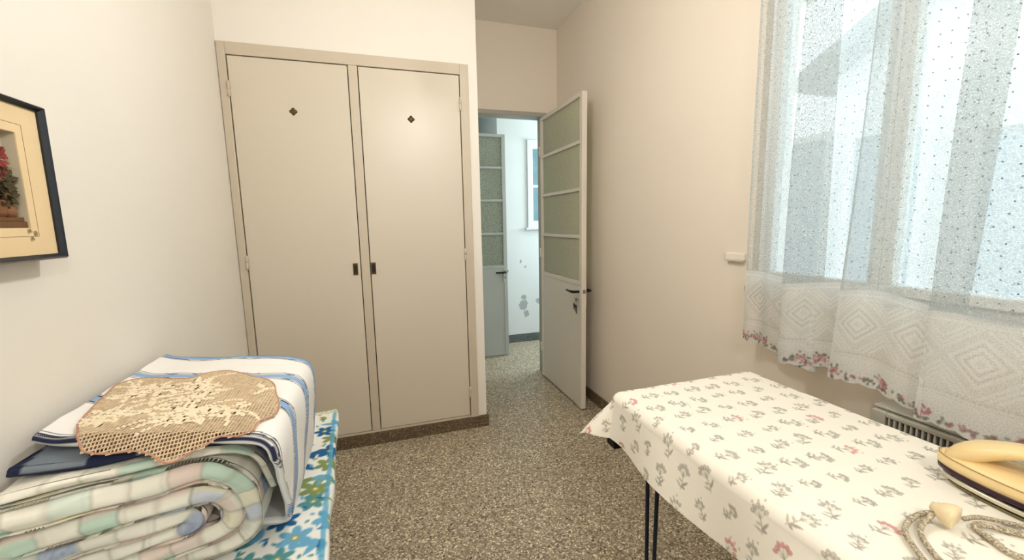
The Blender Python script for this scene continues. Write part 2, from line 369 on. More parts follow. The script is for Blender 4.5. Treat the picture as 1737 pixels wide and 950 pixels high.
# ------------------------------------------------------------------ outside: courtyard and the neighbour's house
S(box('ground_outside', XR+0.16, 14, -8, 3.0, -0.2, -0.05, mat('courtyard_cement', (190, 188, 182), 0.8)))
nb = empty('neighbour_house', (5.0, -1.0, 0), label='pale neighbouring house with blue windows seen through the lace curtain', cat='house')
HOUSE = mat('house_render', (232, 236, 236), 0.8, var=0.05, scale=1.0)
BLUEW = mat('blue_shutter', (128, 158, 176), 0.5, var=0.08, scale=3)
GREYR = mat('grey_roof', (120, 134, 138), 0.7, var=0.1, scale=4)
box('wall', 4.2, 4.4, -3.2, 3.0, -0.05, 2.6, HOUSE, nb)
mesh('gable', [(4.2, -0.8, 2.6), (4.2, 3.0, 2.6), (4.2, 0.6, 3.7), (4.4, -0.8, 2.6), (4.4, 3.0, 2.6), (4.4, 0.6, 3.7)], [(0, 1, 2), (5, 4, 3), (0, 3, 4, 1), (1, 4, 5, 2), (2, 5, 3, 0)], HOUSE, nb)
for (y0, z0, y1, z1) in ((-1.4, 2.35, 0.6, 3.75), (0.6, 3.75, 3.2, 2.45)):
    d = 0.14
    mesh('eave', [(3.9, y0, z0), (3.9, y1, z1), (3.9, y1, z1+d), (3.9, y0, z0+d), (4.6, y0, z0), (4.6, y1, z1), (4.6, y1, z1+d), (4.6, y0, z0+d)], [(0, 1, 2, 3), (7, 6, 5, 4), (0, 4, 5, 1), (3, 2, 6, 7), (0, 3, 7, 4), (1, 5, 6, 2)], GREYR, nb)
for (ya, yb2, za, zb) in ((3.0, 3.55, 0.2, 2.0), (2.25, 2.75, 0.3, 1.95), (1.2, 1.9, 0.2, 1.85), (0.1, 0.8, 0.4, 1.8)):
    wd = boxes('shutter_frame', [(4.12, 4.22, ya-0.05, ya, za, zb), (4.12, 4.22, yb2, yb2+0.05, za, zb), (4.12, 4.22, ya-0.05, yb2+0.05, zb, zb+0.06)], HOUSE, nb)
    box('shutter', 4.15, 4.2, ya, yb2, za, zb, BLUEW, wd)

# ------------------------------------------------------------------ built-in wardrobe
wr = empty('wardrobe', (-0.07, YW, 0.072), label='built-in beige wardrobe with two tall flush doors and bronze finger pulls', cat='wardrobe')
fy0, fy1 = YW-0.012, YW+0.05
boxes('frame', [(XL+0.002, -0.638, fy0, fy1, 0.072, 2.135), (0.482, 0.531, fy0, fy1, 0.072, 2.135), (-0.638, 0.482, fy0, fy1, 2.078, 2.135), (-0.638, 0.482, fy0+0.004, fy1, 0.072, 0.086)], ENAMF, wr, 0.003)
boxes('inner_stop', [(-0.632, -0.612, fy0+0.02, fy1, 0.086, 2.072), (0.462, 0.478, fy0+0.02, fy1, 0.086, 2.072), (-0.632, 0.478, fy0+0.02, fy1, 2.058, 2.072)], ENAMF, wr, 0.002)
box('mullion', -0.097, -0.052, fy0+0.002, fy1, 0.086, 2.078, ENAMF, wr, 0.003)
box('carcass_back', -0.65, 0.52, YW+0.055, YW+0.06, 0.08, 2.1, GAP, wr)
def quatrefoil(name, x, z, y, r, m, parent):
    n = 48; P = []
    for k in range(n):
        q = 2*PI*k/n; rr = r*(0.72+0.28*abs(math.cos(2*q))**1.5); P.append((x+rr*math.cos(q), z+rr*math.sin(q)))
    vs = [(px, y, pz) for px, pz in P] + [(x+(px-x)*0.8, y-0.004, z+(pz-z)*0.8) for px, pz in P] + [(x, y-0.007, z)]
    fs = [(i, (i+1) % n, n+(i+1) % n, n+i) for i in range(n)] + [(n+i, n+(i+1) % n, 2*n) for i in range(n)]
    return mesh(name, vs, fs, m, parent, True)
def hinge(x, y, z, parent, m, h=0.075):
    return lathe('hinge', [(0.001, 0), (0.0065, 0.003), (0.0065, h/2-0.002), (0.0052, h/2-0.001), (0.0052, h/2+0.001), (0.0065, h/2+0.002), (0.0065, h-0.003), (0.001, h)], m, (x, y, z-h/2), (0, 0, 1), parent, 10)
for (x0, x1, hx, px, vx, vz, hz) in ((-0.634, -0.101, -0.636, -0.127, -0.367, 1.832, (1.92, 1.085, 0.24)), (-0.048, 0.478, 0.480, -0.034, 0.208, 1.826, (1.92, 1.08, 0.235))):
    dr = box('door', x0, x1, fy0+0.003, fy0+0.026, 0.089, 2.074, ENAM, wr, 0.003)
    quatrefoil('vent_rosette', vx, vz, fy0+0.003, 0.019, BRONZE, dr)
    hd = boxes('finger_pull', [(px-0.0125, px+0.0125, fy0-0.002, fy0+0.004, 0.994, 1.058)], BRONZE, dr, 0.001)
    box('pull_recess', px-0.008, px+0.008, fy0-0.003, fy0-0.0015, 1.003, 1.049, BRONZD, hd)
    for z in hz: hinge(hx, fy0-0.004, z, dr, ENAMF)

# ------------------------------------------------------------------ glazed doors
def glazed_door(name, label, m, gm, P, lever_side, keys):
    """P(u,v,z) maps door coords (u along width 0..w from hinge, v thickness) to world"""
    d = empty(name, tuple(P(0, 0, 0)), label=label, kind='structure'); W = 0.70; T = 0.034; H = 2.045
    def bx(nm, lst, mm, par, bev=0.0):
        bm = bmesh.new()
        for (u0, u1, v0, v1, z0, z1) in lst:
            a, b = P(u0, v0, z0), P(u1, v1, z1)
            add_box(bm, min(a[0], b[0]), max(a[0], b[0]), min(a[1], b[1]), max(a[1], b[1]), min(a[2], b[2]), max(a[2], b[2]), bev)
        return from_bm(nm, bm, mm, par)
    bx('stile', [(0, 0.028, 0, T, 0.012, H)], m, d, 0.002); bx('stile', [(W-0.034, W, 0, T, 0.012, H)], m, d, 0.002)
    bx('top_rail', [(0.028, W-0.034, 0, T, H-0.026, H)], m, d, 0.002)
    zr = (1.753, 1.463, 1.163)
    for z in zr: bx('glazing_bar', [(0.028, W-0.034, 0.002, T-0.002, z-0.011, z+0.011)], m, d, 0.002)
    bx('lock_rail', [(0.028, W-0.034, 0.001, T-0.001, 0.845, 0.872)], m, d, 0.002)
    bx('lower_panel', [(0.028, W-0.034, 0.006, T-0.006, 0.012, 0.845)], m, d)
    tops = (H-0.026,)+tuple(z-0.011 for z in zr); bots = tuple(z+0.011 for z in zr)+(0.872,)
    for a, b in zip(bots, tops): bx('glass_pane', [(0.026, W-0.032, T/2-0.002, T/2+0.002, a, b)], gm, d)
    for s in (-1, 1):
        v = -0.004 if s < 0 else T+0.004
        bx('lock_plate', [(W-0.042, W-0.008, v-0.002, v+0.002, 0.715, 0.835)], m, d, 0.001)
        h = tube('lever_handle', [P(W-0.025, v, 0.808), P(W-0.025, v+s*0.03, 0.808), P(W-0.03, v+s*0.04, 0.808), P(W-0.06, v+s*0.043, 0.806), P(W-0.125, v+s*0.043, 0.808)], [0.009, 0.009, 0.009, 0.0085, 0.007], BLACK, d, 10)
        if s < 0 or not keys:
            bx('keyhole', [(W-0.029, W-0.021, v-0.003, v+0.003, 0.745, 0.765)], BLACK, d)
        if s == lever_side and keys:
            k = bx('key', [(W-0.027, W-0.023, v, v+s*0.03, 0.752, 0.758), (W-0.035, W-0.012, v+s*0.02, v+s*0.024, 0.742, 0.768)], STEEL, d)
            P0 = P(W-0.025, v+s*0.03, 0.745)
            ring = [Vector(P(W-0.025+0.013*math.sin(q), v+s*0.024, 0.736+0.013*math.cos(q))) for q in np.linspace(0, 2*PI, 20)]
            tube('key_ring', ring, 0.0014, STEEL, k, 6)
            for (du, dz, ln) in ((-0.012, -0.02, 0.05), (0.004, -0.022, 0.06), (-0.03, -0.014, 0.045)):
                bx('spare_key', [(W-0.025+du-0.007, W-0.025+du+0.007, v+s*0.022, v+s*0.025, 0.735+dz-0.014, 0.735+dz+0.008), (W-0.025+du-0.003, W-0.025+du+0.003, v+s*0.022, v+s*0.025, 0.735+dz-ln+0.012, 0.735+dz-0.012)], BLACK, k)
    for z in (0.25, 1.02, 1.8):
        p = P(-0.004, T+0.002, z); hinge(p[0], p[1], z, d, m)
    bx('latch_bolt', [(W, W+0.012, T/2-0.006, T/2+0.006, 0.80, 0.822)], STEEL, d)
    return d
glazed_door('door_1', 'cream glazed steel door standing open against the beige wall, keys in its lock', DOORM, GLASSD, lambda u, v, z: (1.262-v, 3.092-u, z), 1, True)
glazed_door('door_2', 'grey-white glazed door standing open in the hall', DOORH, GLASSH, lambda u, v, z: (0.432+u, 3.735-v, z), 1, False)

# ------------------------------------------------------------------ ceiling lamp (above the frame) and an added fill lamp behind the camera
def pendant(pos, energy, label):
    x, y, z = pos; R_L = 0.06
    cl = empty('pendant_lamp', (x, y, ZC), label=label, cat='lamp', group='pendant lamps')
    lathe('canopy', [(0.002, 0), (0.05, 0.0), (0.048, 0.02), (0.012, 0.03), (0.002, 0.031)], WHITEF, (x, y, ZC), (0, 0, -1), cl)
    tube('flex', [(x, y, ZC-0.03), (x, y, z+0.10)], 0.003, WHITEF, cl, 8)
    lathe('lampholder', [(0.002, 0), (0.016, 0.0), (0.022, 0.02), (0.026, 0.048), (0.002, 0.049)], WHITEF, (x, y, z+0.105), (0, 0, -1), cl)
    gm, gnt, gb = nodes('lit_opal_globe'); gb.inputs['Base Color'].default_value = (1, 0.95, 0.85, 1)
    gb.inputs['Emission Color'].default_value = (1.0, 0.985, 0.97, 1)
    gb.inputs['Emission Strength'].default_value = energy/(4*PI*PI*R_L*R_L)
    lathe('globe', [(R_L*math.sin(q)+1e-4, R_L*(1-math.cos(q))) for q in np.linspace(0, PI, 14)], gm, (x, y, z+R_L), (0, 0, -1), cl, 20)
pendant(LAMP_POS, LAMP_E, 'small opal globe lamp hanging from the ceiling between the table and the pile')
pendant(FILL_LAMP_POS, FILL_LAMP_E, 'added fill lamp, an unseen small opal globe in the rear half of the room')

# ------------------------------------------------------------------ small plate on the right wall
pl = empty('wall_plate', (XR, 1.34, 1.10), label='small white plastic strap plate on the beige wall beside the curtain', cat='plate')
box('body', XR-0.016, XR, 1.283, 1.374, 1.094, 1.122, PLASTIC, pl, 0.004)
box('lip', XR-0.021, XR, 1.286, 1.371, 1.088, 1.0955, mat('plate_grey', (205, 190, 170), 0.4), pl, 0.002)

# ------------------------------------------------------------------ shadow-box picture on the left wall
pic = empty('picture', (XL, 0.955, 1.207), label='shadow-box picture of red dried flowers in a navy frame on the left wall', cat='picture')
PY0, PY1, PZ0, PZ1 = 0.782, 1.128, 1.205, 1.508; FX = XL+0.050; bw = 0.0105
def bar(p, q, inner_p, inner_q):
    """one mitred moulding: outer corner points p,q and inner points, as (y,z)"""
    vs = []
    for (y, z), (iy, iz) in ((p, inner_p), (q, inner_q)):
        my, mz = (y+iy)/2, (z+iz)/2
        vs += [(XL, y, z), (FX-0.004, y, z), (FX, (y*3+iy)/4, (z*3+iz)/4), (FX-0.002, my, mz), (FX-0.008, iy, iz), (XL, iy, iz)]
    n = 6
    fs = [(i, (i+1) % n, n+(i+1) % n, n+i) for i in range(n)] + [tuple(range(n-1, -1, -1)), tuple(range(n, 2*n))]
    bm = bmesh.new(); bv = [bm.verts.new(v) for v in vs]
    for f in fs: bm.faces.new([bv[i] for i in f])
    return from_bm('frame_bar', bm, FRAMEM, pic)
O = [(PY0, PZ0), (PY1, PZ0), (PY1, PZ1), (PY0, PZ1)]; I = [(PY0+bw, PZ0+bw), (PY1-bw, PZ0+bw), (PY1-bw, PZ1-bw), (PY0+bw, PZ1-bw)]
for k in range(4): bar(O[k], O[(k+1) % 4], I[k], I[(k+1) % 4])
OY0, OY1, OZ0, OZ1 = 0.852, 1.058, 1.268, 1.446
MATB = mat('ochre_mat_board', (240, 214, 168), 0.8, var=0.03, scale=20)
mx = FX-0.012
mb = boxes('mat_board', [(mx-0.002, mx, PY0+bw-0.002, OY0, PZ0+bw-0.002, PZ1-bw+0.002), (mx-0.002, mx, OY1, PY1-bw+0.002, PZ0+bw-0.002, PZ1-bw+0.002), (mx-0.002, mx, OY0, OY1, PZ0+bw-0.002, OZ0), (mx-0.002, mx, OY0, OY1, OZ1, PZ1-bw+0.002)], MATB, pic)
INK = mat('sepia_ink', (150, 116, 74), 0.8)
g = 0.016
boxes('ruled_line', [(mx, mx+0.0004, OY0-g, OY1+g, OZ0-g-0.0008, OZ0-g), (mx, mx+0.0004, OY0-g, OY1+g, OZ1+g, OZ1+g+0.0008), (mx, mx+0.0004, OY1+g, OY1+g+0.0008, OZ0-g, OZ1+g), (mx, mx+0.0004, OY0-g-0.0008, OY0-g, OZ0-g, OZ1+g)], INK, mb)
INKD = mat('dark_ink', (104, 78, 46), 0.8)
for (dy, dz) in ((-0.018, 0.007), (-0.014, -0.008), (-0.004, 0.003)):
    c = (OY1+0.012+dy, OZ0-0.014+dz)
    for k in range(5 if dy > -0.01 else 4):
        q = 2*PI*k/5; cc = (c[0]+0.0032*math.cos(q), c[1]+0.0032*math.sin(q))
        tube('corner_flower', [(mx+0.0004, cc[0]+0.002*math.cos(t), cc[1]+0.002*math.sin(t)) for t in np.linspace(0, 2*PI, 9)], 0.0004, INKD, mb, 4)
SBOX = mat('shadow_box_lining', (206, 194, 168), 0.8, var=0.08, scale=12)
bx_ = mx-0.022
ib = boxes('inner_box', [(bx_, mx-0.002, OY0-0.004, OY0, OZ0, OZ1), (bx_, mx-0.002, OY1, OY1+0.004, OZ0, OZ1), (bx_, mx-0.002, OY0, OY1, OZ1, OZ1+0.004), (bx_, mx-0.002, OY0, OY1, OZ0-0.004, OZ0)], SBOX, pic)
box('backdrop', bx_-0.002, bx_, OY0-0.003, OY1+0.003, OZ0-0.003, OZ1+0.003, mat('backdrop_pale', (228, 218, 196), 0.8), pic)
CLAY = mat('brown_clay', (134, 88, 56), 0.5, var=0.25, scale=60)
sh = boxes('wooden_shelf', [(bx_, bx_+0.018, OY0, OY1, OZ0, OZ0+0.012), (bx_, bx_+0.014, OY0, OY1, OZ0+0.012, OZ0+0.020)], mat('walnut', (112, 76, 46), 0.5, var=0.2, scale=50), pic, 0.001)
def flatten(o, xc, k):
    for v in o.data.vertices: v.co.x = bx_+0.009+(v.co.x-xc)*k
    return o
flatten(lathe('basin', [(0.001, 0), (0.024, 0), (0.034, 0.010), (0.042, 0.026), (0.046, 0.028), (0.042, 0.031), (0.001, 0.028)], CLAY, (0, 1.000, OZ0+0.020), (0, 0, 1), pic, 20), 0, 0.18)
flatten(lathe('jug', [(0.001, 0), (0.008, 0), (0.014, 0.008), (0.014, 0.015), (0.007, 0.021), (0.009, 0.025), (0.001, 0.025)], CLAY, (0, 1.036, OZ0+0.020), (0, 0, 1), pic, 16), 0, 0.5)
tube('jug_handle', [(bx_+0.012, 1.034+0.008*math.cos(t), OZ0+0.056+0.008*math.sin(t)) for t in np.linspace(0, 2*PI, 16)], 0.0022, CLAY, pic, 6)
RED = mat('dried_red_petals', (142, 56, 50), 0.8, var=0.3, scale=90); OLV = mat('dried_leaves', (74, 62, 34), 0.8, var=0.3, scale=90)
def sprays(name, m, cy, cz, n, ry, rz, seed, ln):
    rg = random.Random(seed); bm = bmesh.new()
    for k in range(n):
        q = rg.uniform(0, 2*PI); r = math.sqrt(rg.random()); y = cy+ry*r*math.cos(q); z = cz+rz*r*math.sin(q); x = bx_+0.003+0.013*rg.random()
        d = Vector((rg.uniform(-.3, .8), math.cos(q)+rg.uniform(-.5, .5), math.sin(q)+rg.uniform(-.2, .8))).normalized(); s = d.cross(Vector((1, 0.2, 0.1))).normalized()
        p = Vector((x, y, z)); l = ln*rg.uniform(.6, 1.2); w = l*0.3
        v = [bm.verts.new(p), bm.verts.new(p+d*l*.5+s*w+Vector((.002, 0, 0))), bm.verts.new(p+d*l), bm.verts.new(p+d*l*.5-s*w)]
        bm.faces.new(v)
        for vv in v: vv.co.x = min(max(vv.co.x, bx_+0.001), mx-0.004)
    return setp(from_bm(name, bm, m, pic), kind='stuff')
sprays('leaf_spray', OLV, 1.018, 1.346, 300, 0.026, 0.034, 3, 0.015)
sprays('red_flower_spray', RED, 1.004, 1.392, 420, 0.030, 0.030, 4, 0.012)

# ------------------------------------------------------------------ narrow bench with floral pad
BT = 0.50; BROT = math.radians(3.0); BW = 0.462
BO = np.array([-0.2005, 1.812])                      # far right corner of the pad
ax = np.array([math.sin(BROT), -math.cos(BROT)])      # from the far end towards the near end
ay = np.array([-math.cos(BROT), -math.sin(BROT)])     # from the right edge to the wall
BLEN = 1.75
fl = Canvas(BLEN, BW+0.12, 0.0022, (246, 246, 240))
rg = random.Random(21)
DB, LB, TE, OL, OL2 = (36, 102, 156), (112, 176, 212), (88, 152, 156), (166, 164, 74), (134, 152, 98)
def bloom(x, y, r, col, ctr, ang):
    for k in range(6):
        q = ang+2*PI*k/6; fl.ell(x+0.58*r*math.cos(q), y+0.58*r*math.sin(q), r*0.46, r*0.27, q, col)
    fl.ell(x, y, r*0.24, r*0.24, 0, ctr); fl.ell(x, y, r*0.12, r*0.12, 0, (240, 240, 225))
pts = []
for k in range(1500):
    x, y = rg.uniform(0.03, BLEN), rg.uniform(0.0, BW)
    if all((x-a)**2+(y-b)**2 > 0.058**2 for a, b in pts): pts.append((x, y))
for i, (x, y) in enumerate(pts):
    q = rg.uniform(0, 6.28); t = rg.random()
    if t < 0.30: bloom(x, y, rg.uniform(.032, .045), rg.choice((DB, DB, LB)), OL, q)
    elif t < 0.48: bloom(x, y, rg.uniform(.036, .05), rg.choice((TE, OL2)), OL, q)
    elif t < 0.80:
        for s in (-.5, .4, 1.3): fl.leaf(x, y, rg.uniform(.045, .065), rg.uniform(.018, .026), q+s, rg.choice((LB, LB, DB, TE)))
    else:
        for s in (-.4, .5): fl.leaf(x, y, rg.uniform(.03, .05), .018, q+s, rg.choice((OL, OL2, TE)))
for k in range(len(pts)*2):
    x, y, q = rg.uniform(0.03, BLEN), rg.uniform(0, BW), rg.uniform(0, 6.28); fl.leaf(x, y, rg.uniform(.014, .026), .009, q, rg.choice((DB, LB, OL, TE)))
fl.rect(0, BLEN, 0.008, 0.020, (96, 168, 204), 0.8)            # blue woven edge band
fl.rect(0, 0.036, 0, BW, (226, 232, 206), 0.94)                # paler turned-over end
for k in range(150):
    x, y, q = rg.uniform(0, 0.034), rg.uniform(0, BW), rg.uniform(0, 6.28); fl.leaf(x, y, .016, .004, q, (164, 184, 138), .7)
fl.rect(0, BLEN, BW+0.02, BW+0.12, (206, 214, 204))
bench = empty('bench', (float(BO[0]+ax[0]*.8+ay[0]*.23), float(BO[1]+ax[1]*.8+ay[1]*.23), 0), label='narrow wooden bench along the left wall under the blue floral pad', cat='bench')
def blocal(u, v, z): p = BO+ax*u+ay*v; return (p[0], p[1], z)
def bbox(name, u0, u1, v0, v1, z0, z1, m, parent):
    vs = [blocal(u, v, z) for z in (z0, z1) for (u, v) in ((u0, v0), (u1, v0), (u1, v1), (u0, v1))]
    bm = bmesh.new(); bv = [bm.verts.new(v) for v in vs]
    for f in ((0, 1, 2, 3), (4, 5, 6, 7), (0, 1, 5, 4), (1, 2, 6, 5), (2, 3, 7, 6), (3, 0, 4, 7)): bm.faces.new([bv[i] for i in f])
    bmesh.ops.recalc_face_normals(bm, faces=bm.faces); bmesh.ops.bevel(bm, geom=list(bm.edges), offset=0.003, segments=2, affect='EDGES')
    return from_bm(name, bm, m, parent)
bbox('seat_board', 0.03, BLEN-0.03, 0.04, BW-0.02, 0.432, 0.455, WOODB, bench)
for u in (0.20, BLEN-0.25):
    for v in (0.15, BW-0.07): bbox('leg', u, u+0.04, v-0.02, v+0.02, 0.0, 0.432, WOODB, bench)
bbox('stretcher', 0.24, BLEN-0.25, 0.24, 0.27, 0.14, 0.18, WOODB, bench)
# pad: rounded slab, printed top
un = int(BLEN/0.004); U = np.linspace(0, BLEN, un)
th = 0.045; rr = 0.014
sec = []                                               # (v, z, print v) once around
arc = lambda c, z, a0, a1: [(c+rr*math.cos(t), z+rr*math.sin(t)) for t in np.linspace(a0, a1, 6)]
ring = arc(rr, BT-th+rr, 1.5*PI, PI) + arc(rr, BT-rr, PI, 0.5*PI) + [(v, BT) for v in np.linspace(rr, BW-rr, 112)[1:-1]] + arc(BW-rr, BT-rr, 0.5*PI, 0) + arc(BW-rr, BT-th+rr, 0, -0.5*PI)
ring = np.array(ring); nrg = len(ring)
UU = np.repeat(U[:, None], nrg, 1); VV = np.repeat(ring[None, :, 0], un, 0); ZZ = np.repeat(ring[None, :, 1], un, 0)
top = np.clip((ZZ-(BT-th))/th, 0, 1)
ZZ = ZZ + 0.003*wob(UU*2.2, VV*2.5, 3)*top - np.clip(1-UU/0.012, 0, 1)**2*0.010*(top-0.5)
VV = VV + 0.0035*wob(UU*1.6, VV*0+1.0, 5)*(1-VV/BW)
P = BO + UU[..., None]*ax + VV[..., None]*ay
V3 = np.concatenate([P, ZZ[..., None]], -1)
col = fl.sample(UU, np.clip(VV, 0, BW)); side = (ZZ < BT-0.012)[..., None]
col = np.where(side, np.array((214, 222, 214))*0.55+col*0.45, col)
pad = grid('floral_pad', V3, mat_print('floral_cotton', 0.8), None, col, wrap=True)
def close_ends(o):
    bm = bmesh.new(); bm.from_mesh(o.data)
    bmesh.ops.holes_fill(bm, edges=[e for e in bm.edges if e.is_boundary], sides=0); bm.to_mesh(o.data); bm.free()
close_ends(pad)
setp(pad, 'thin seat pad in white cotton with blue and olive flowers on the bench', 'pad')

# ------------------------------------------------------------------ folded linen pile on the pad
def sweep(name, path, yf, yb, t, m, canvas=None, seed=0, amp=0.004, step=0.005, parent=None, nsec=None, off=(0, 0), colf=None, round_=0.5):
    """folded cloth: path in (x,z); a flattened loop of thickness t runs from yf(x,z) to yb(x,z)"""
    Q, s = resample(catmull(np.array(path), 14), step); n = len(Q)
    tn = np.gradient(Q, axis=0); tn /= np.linalg.norm(tn, axis=1)[:, None]; nr = np.stack([-tn[:, 1], tn[:, 0]], 1)
    hb = t/2; Lr = 0.45
    k = nsec or max(8, int(Lr/step)); y = np.linspace(0, 1, k)
    arc_f = np.linspace(-0.5*PI, -1.5*PI, 9); arc_b = np.linspace(0.5*PI, -0.5*PI, 5)
    # section in (w along y 0..1 mixed with metres, h): front rounded end, top, back end, bottom
    secs = [(0, hb*round_*2*(1+math.cos(a)), hb*math.sin(a)) for a in arc_f]
    secs += [(v, 0, hb) for v in y[1:-1]] + [(1, -hb*(1-math.cos(a)), hb*math.sin(a)) for a in arc_b] + [(v, 0, -hb) for v in y[::-1][1:-1:3]]
    secs = np.array(secs); m_ = len(secs)
    X = Q[:, 0][:, None]+0*secs[None, :, 0]; Z = Q[:, 1][:, None]+0*X
    F = np.vectorize(yf)(X, Z); B = np.vectorize(yb)(X, Z)
    S_ = s[:, None]+0*X
    Y = F + (B-F)*secs[None, :, 0] + secs[None, :, 1]
    h = secs[None, :, 2] + amp*wob(S_*2.0, Y*2.6, seed)*np.where(secs[None, :, 2] > -hb*0.8, 1, 0.6)
    Y = Y + amp*1.1*wob(S_*2.5, secs[None, :, 2]*20+seed, seed+2)
    XX = X + nr[:, 0][:, None]*h; ZZ = Z + nr[:, 1][:, None]*h
    XX = np.maximum(XX, XL+0.006)
    V = np.stack([XX, Y, ZZ], -1)
    dist = np.r_[0, np.cumsum(np.hypot(np.diff(Y[n//2]), np.diff(h[n//2])))][None, :]+0*X
    c = colf(S_, Y, secs[None, :, 2]/hb+0*X, dist) if colf else canvas.sample(np.mod(S_+off[0], canvas.w-0.01), np.mod(dist+off[1], canvas.h-0.01))
    o = grid(name, V, m, parent, c, wrap=True)
    close_ends(o)
    return o
CLOTH = mat_print('printed_cotton', 0.85)
# plaid print of the quilt
pq = Canvas(2.4, 1.1, 0.003, (248, 244, 230)); rg = random.Random(5); cs = 0.052
pal = [(248, 244, 230)]*11 + [(244, 224, 212)]*3 + [(246, 232, 220)]*2 + [(200, 226, 208), (226, 238, 224)] + [(180, 192, 214), (212, 218, 230)] + [(246, 240, 214)]*2
for i in range(int(2.4/cs)+1):
    for j in range(int(1.1/cs)+1):
        c = rg.choice(pal); x, y = i*cs, j*cs
        if c != pal[0]:
            pq.rect(x, x+cs, y, y+cs, c, 0.9)
            if c[2] > 195 and c[0] < 200:
                for k in range(26): pq.ell(x+rg.random()*cs, y+rg.random()*cs, .004, .0025, rg.random()*3, (120, 136, 176), .5)
for i in range(int(2.4/cs)+1):
    pq.line([(i*cs, 0), (i*cs, 1.1)], 0.0036, (160, 156, 140), .55); pq.line([(i*cs+0.008, 0), (i*cs+0.008, 1.1)], 0.002, (186, 182, 166), .4)
for j in range(int(1.1/cs)+1):
    pq.line([(0, j*cs), (2.4, j*cs)], 0.003, (196, 192, 176), .3)
yfq = lambda x, z: 0.850 + 0.105*(x+0.66)/0.40 + max(0, 0.76-z)*0.50
ybq = lambda x, z: 1.44 - 0.06*(x+0.66)/0.40
spiral = [(-0.645, 0.628), (-0.55, 0.630), (-0.45, 0.630), (-0.418, 0.636), (-0.410, 0.652), (-0.418, 0.668), (-0.45, 0.674), (-0.55, 0.674), (-0.625, 0.674), (-0.645, 0.684), (-0.650, 0.698), (-0.643, 0.712), (-0.625, 0.720),
          (-0.55, 0.721), (-0.45, 0.722), (-0.385, 0.718), (-0.353, 0.694), (-0.342, 0.648), (-0.355, 0.602), (-0.39, 0.582), (-0.46, 0.579), (-0.55, 0.579), (-0.625, 0.578), (-0.645, 0.567), (-0.650, 0.552), (-0.643, 0.538), (-0.62, 0.531),
          (-0.55, 0.530), (-0.45, 0.530), (-0.385, 0.532), (-0.340, 0.552), (-0.316, 0.600), (-0.310, 0.660), (-0.316, 0.720), (-0.338, 0.758), (-0.37, 0.774), (-0.45, 0.776), (-0.55, 0.776), (-0.645, 0.774)]
q = sweep('quilt', spiral, yfq, ybq, 0.046, CLOTH, pq, 1, 0.0045, 0.005)
setp(q, 'thick plaid patchwork quilt in pastel squares, folded over and over on the floral pad', 'quilt')
# pale plaid sheet lying on the quilt, its corner hanging over the right side
yfs = lambda x, z: 0.875 + 0.09*(x+0.66)/0.40 + max(0, 0.79-z)*0.6
ybs = lambda x, z: 1.40 - 0.06*(x+0.66)/0.40
sheet = sweep('bed_sheet', [(-0.645, 0.811), (-0.55, 0.811), (-0.42, 0.811), (-0.345, 0.808), (-0.298, 0.792), (-0.278, 0.755), (-0.272, 0.705), (-0.272, 0.650)], yfs, ybs, 0.016, CLOTH, pq, 4, 0.003, 0.005, off=(0.31, 0.17))
setp(sheet, 'thin pale plaid sheet between the quilt and the navy blanket, corner hanging down', 'sheet')
def navy_col(s, y, h, d):
    c = np.empty(s.shape+(3,)); c[:] = (122, 132, 142)
    k = (np.sin(s*38+y*6) > -0.1)[..., None]; c = np.where(k, c, np.array((38, 44, 70)))
    e = (h < -0.2)[..., None]; c = np.where(e, np.array((40, 46, 72)), c)
    return c
yfb = lambda x, z: 0.915 + 0.04*(x+0.66)/0.40 + max(0, 0.80-z)*0.7
ybb = lambda x, z: 1.40 - 0.05*(x+0.66)/0.40
bl = sweep('blanket', [(-0.645, 0.838), (-0.60, 0.834), (-0.52, 0.832), (-0.42, 0.831), (-0.32, 0.828), (-0.275, 0.815), (-0.254, 0.780), (-0.250, 0.73), (-0.252, 0.690)], yfb, ybb, 0.016, CLOTH, None, 7, 0.0035, 0.005, colf=navy_col)
setp(bl, 'navy and grey blanket folded thin under the striped throw', 'blanket')
# white throw with blue stripes
def throw_front(x): return 0.985 - 0.105*(x+0.66)/0.45
def throw_back(x): return 1.515 - 0.115*(x+0.66)/0.45
yft = lambda x, z: throw_front(min(x, -0.235)) + max(0, 0.80-z)*0.75
ybt = lambda x, z: throw_back(min(x, -0.235)) - max(0, 0.80-z)*0.1
def throw_col(s, y, h, d):
    c = np.empty(s.shape+(3,)); c[:] = (250, 248, 244)
    x = XL+0.03+np.minimum(s, 0.45)
    f = throw_front(np.minimum(x, -0.235)); b = throw_back(np.minimum(x, -0.235)); w = (y-f)/(b-f)*0.53
    def band(a, e, cc, al=1.0):
        nonlocal c
        k = (((w >= a) & (w < e))*al)[..., None]; c = c*(1-k)+np.array(cc, float)*k
    BL, NV = (150, 182, 222), (44, 48, 74)
    for w0 in (0.165, 0.335, 0.505):
        band(w0, w0+0.026, BL); band(w0-0.006, w0-0.002, NV); band(w0-0.013, w0-0.010, NV, .8); band(w0+0.028, w0+0.032, NV); band(w0+0.036, w0+0.039, NV, .8)
    band(-0.2, 0.004, NV); band(0.008, 0.014, (60, 66, 92)); band(0.019, 0.022, (90, 96, 120))
    k = (h < -0.35)[..., None]; c = np.where(k, c*0.0+np.array((230, 230, 228)), c)
    return c
tpath = [(-0.645, 0.872), (-0.60, 0.861), (-0.52, 0.858), (-0.42, 0.856), (-0.32, 0.851), (-0.262, 0.844), (-0.236, 0.832), (-0.226, 0.806), (-0.226, 0.765), (-0.232, 0.70), (-0.240, 0.62), (-0.254, 0.55), (-0.270, 0.520), (-0.30, 0.515), (-0.345, 0.515)]
tw = sweep('throw', tpath, yft, ybt, 0.018, CLOTH, None, 2, 0.0035, 0.0035, nsec=190, colf=throw_col)
setp(tw, 'white throw with blue and navy stripes spread over the pile, falling down its right side', 'throw')
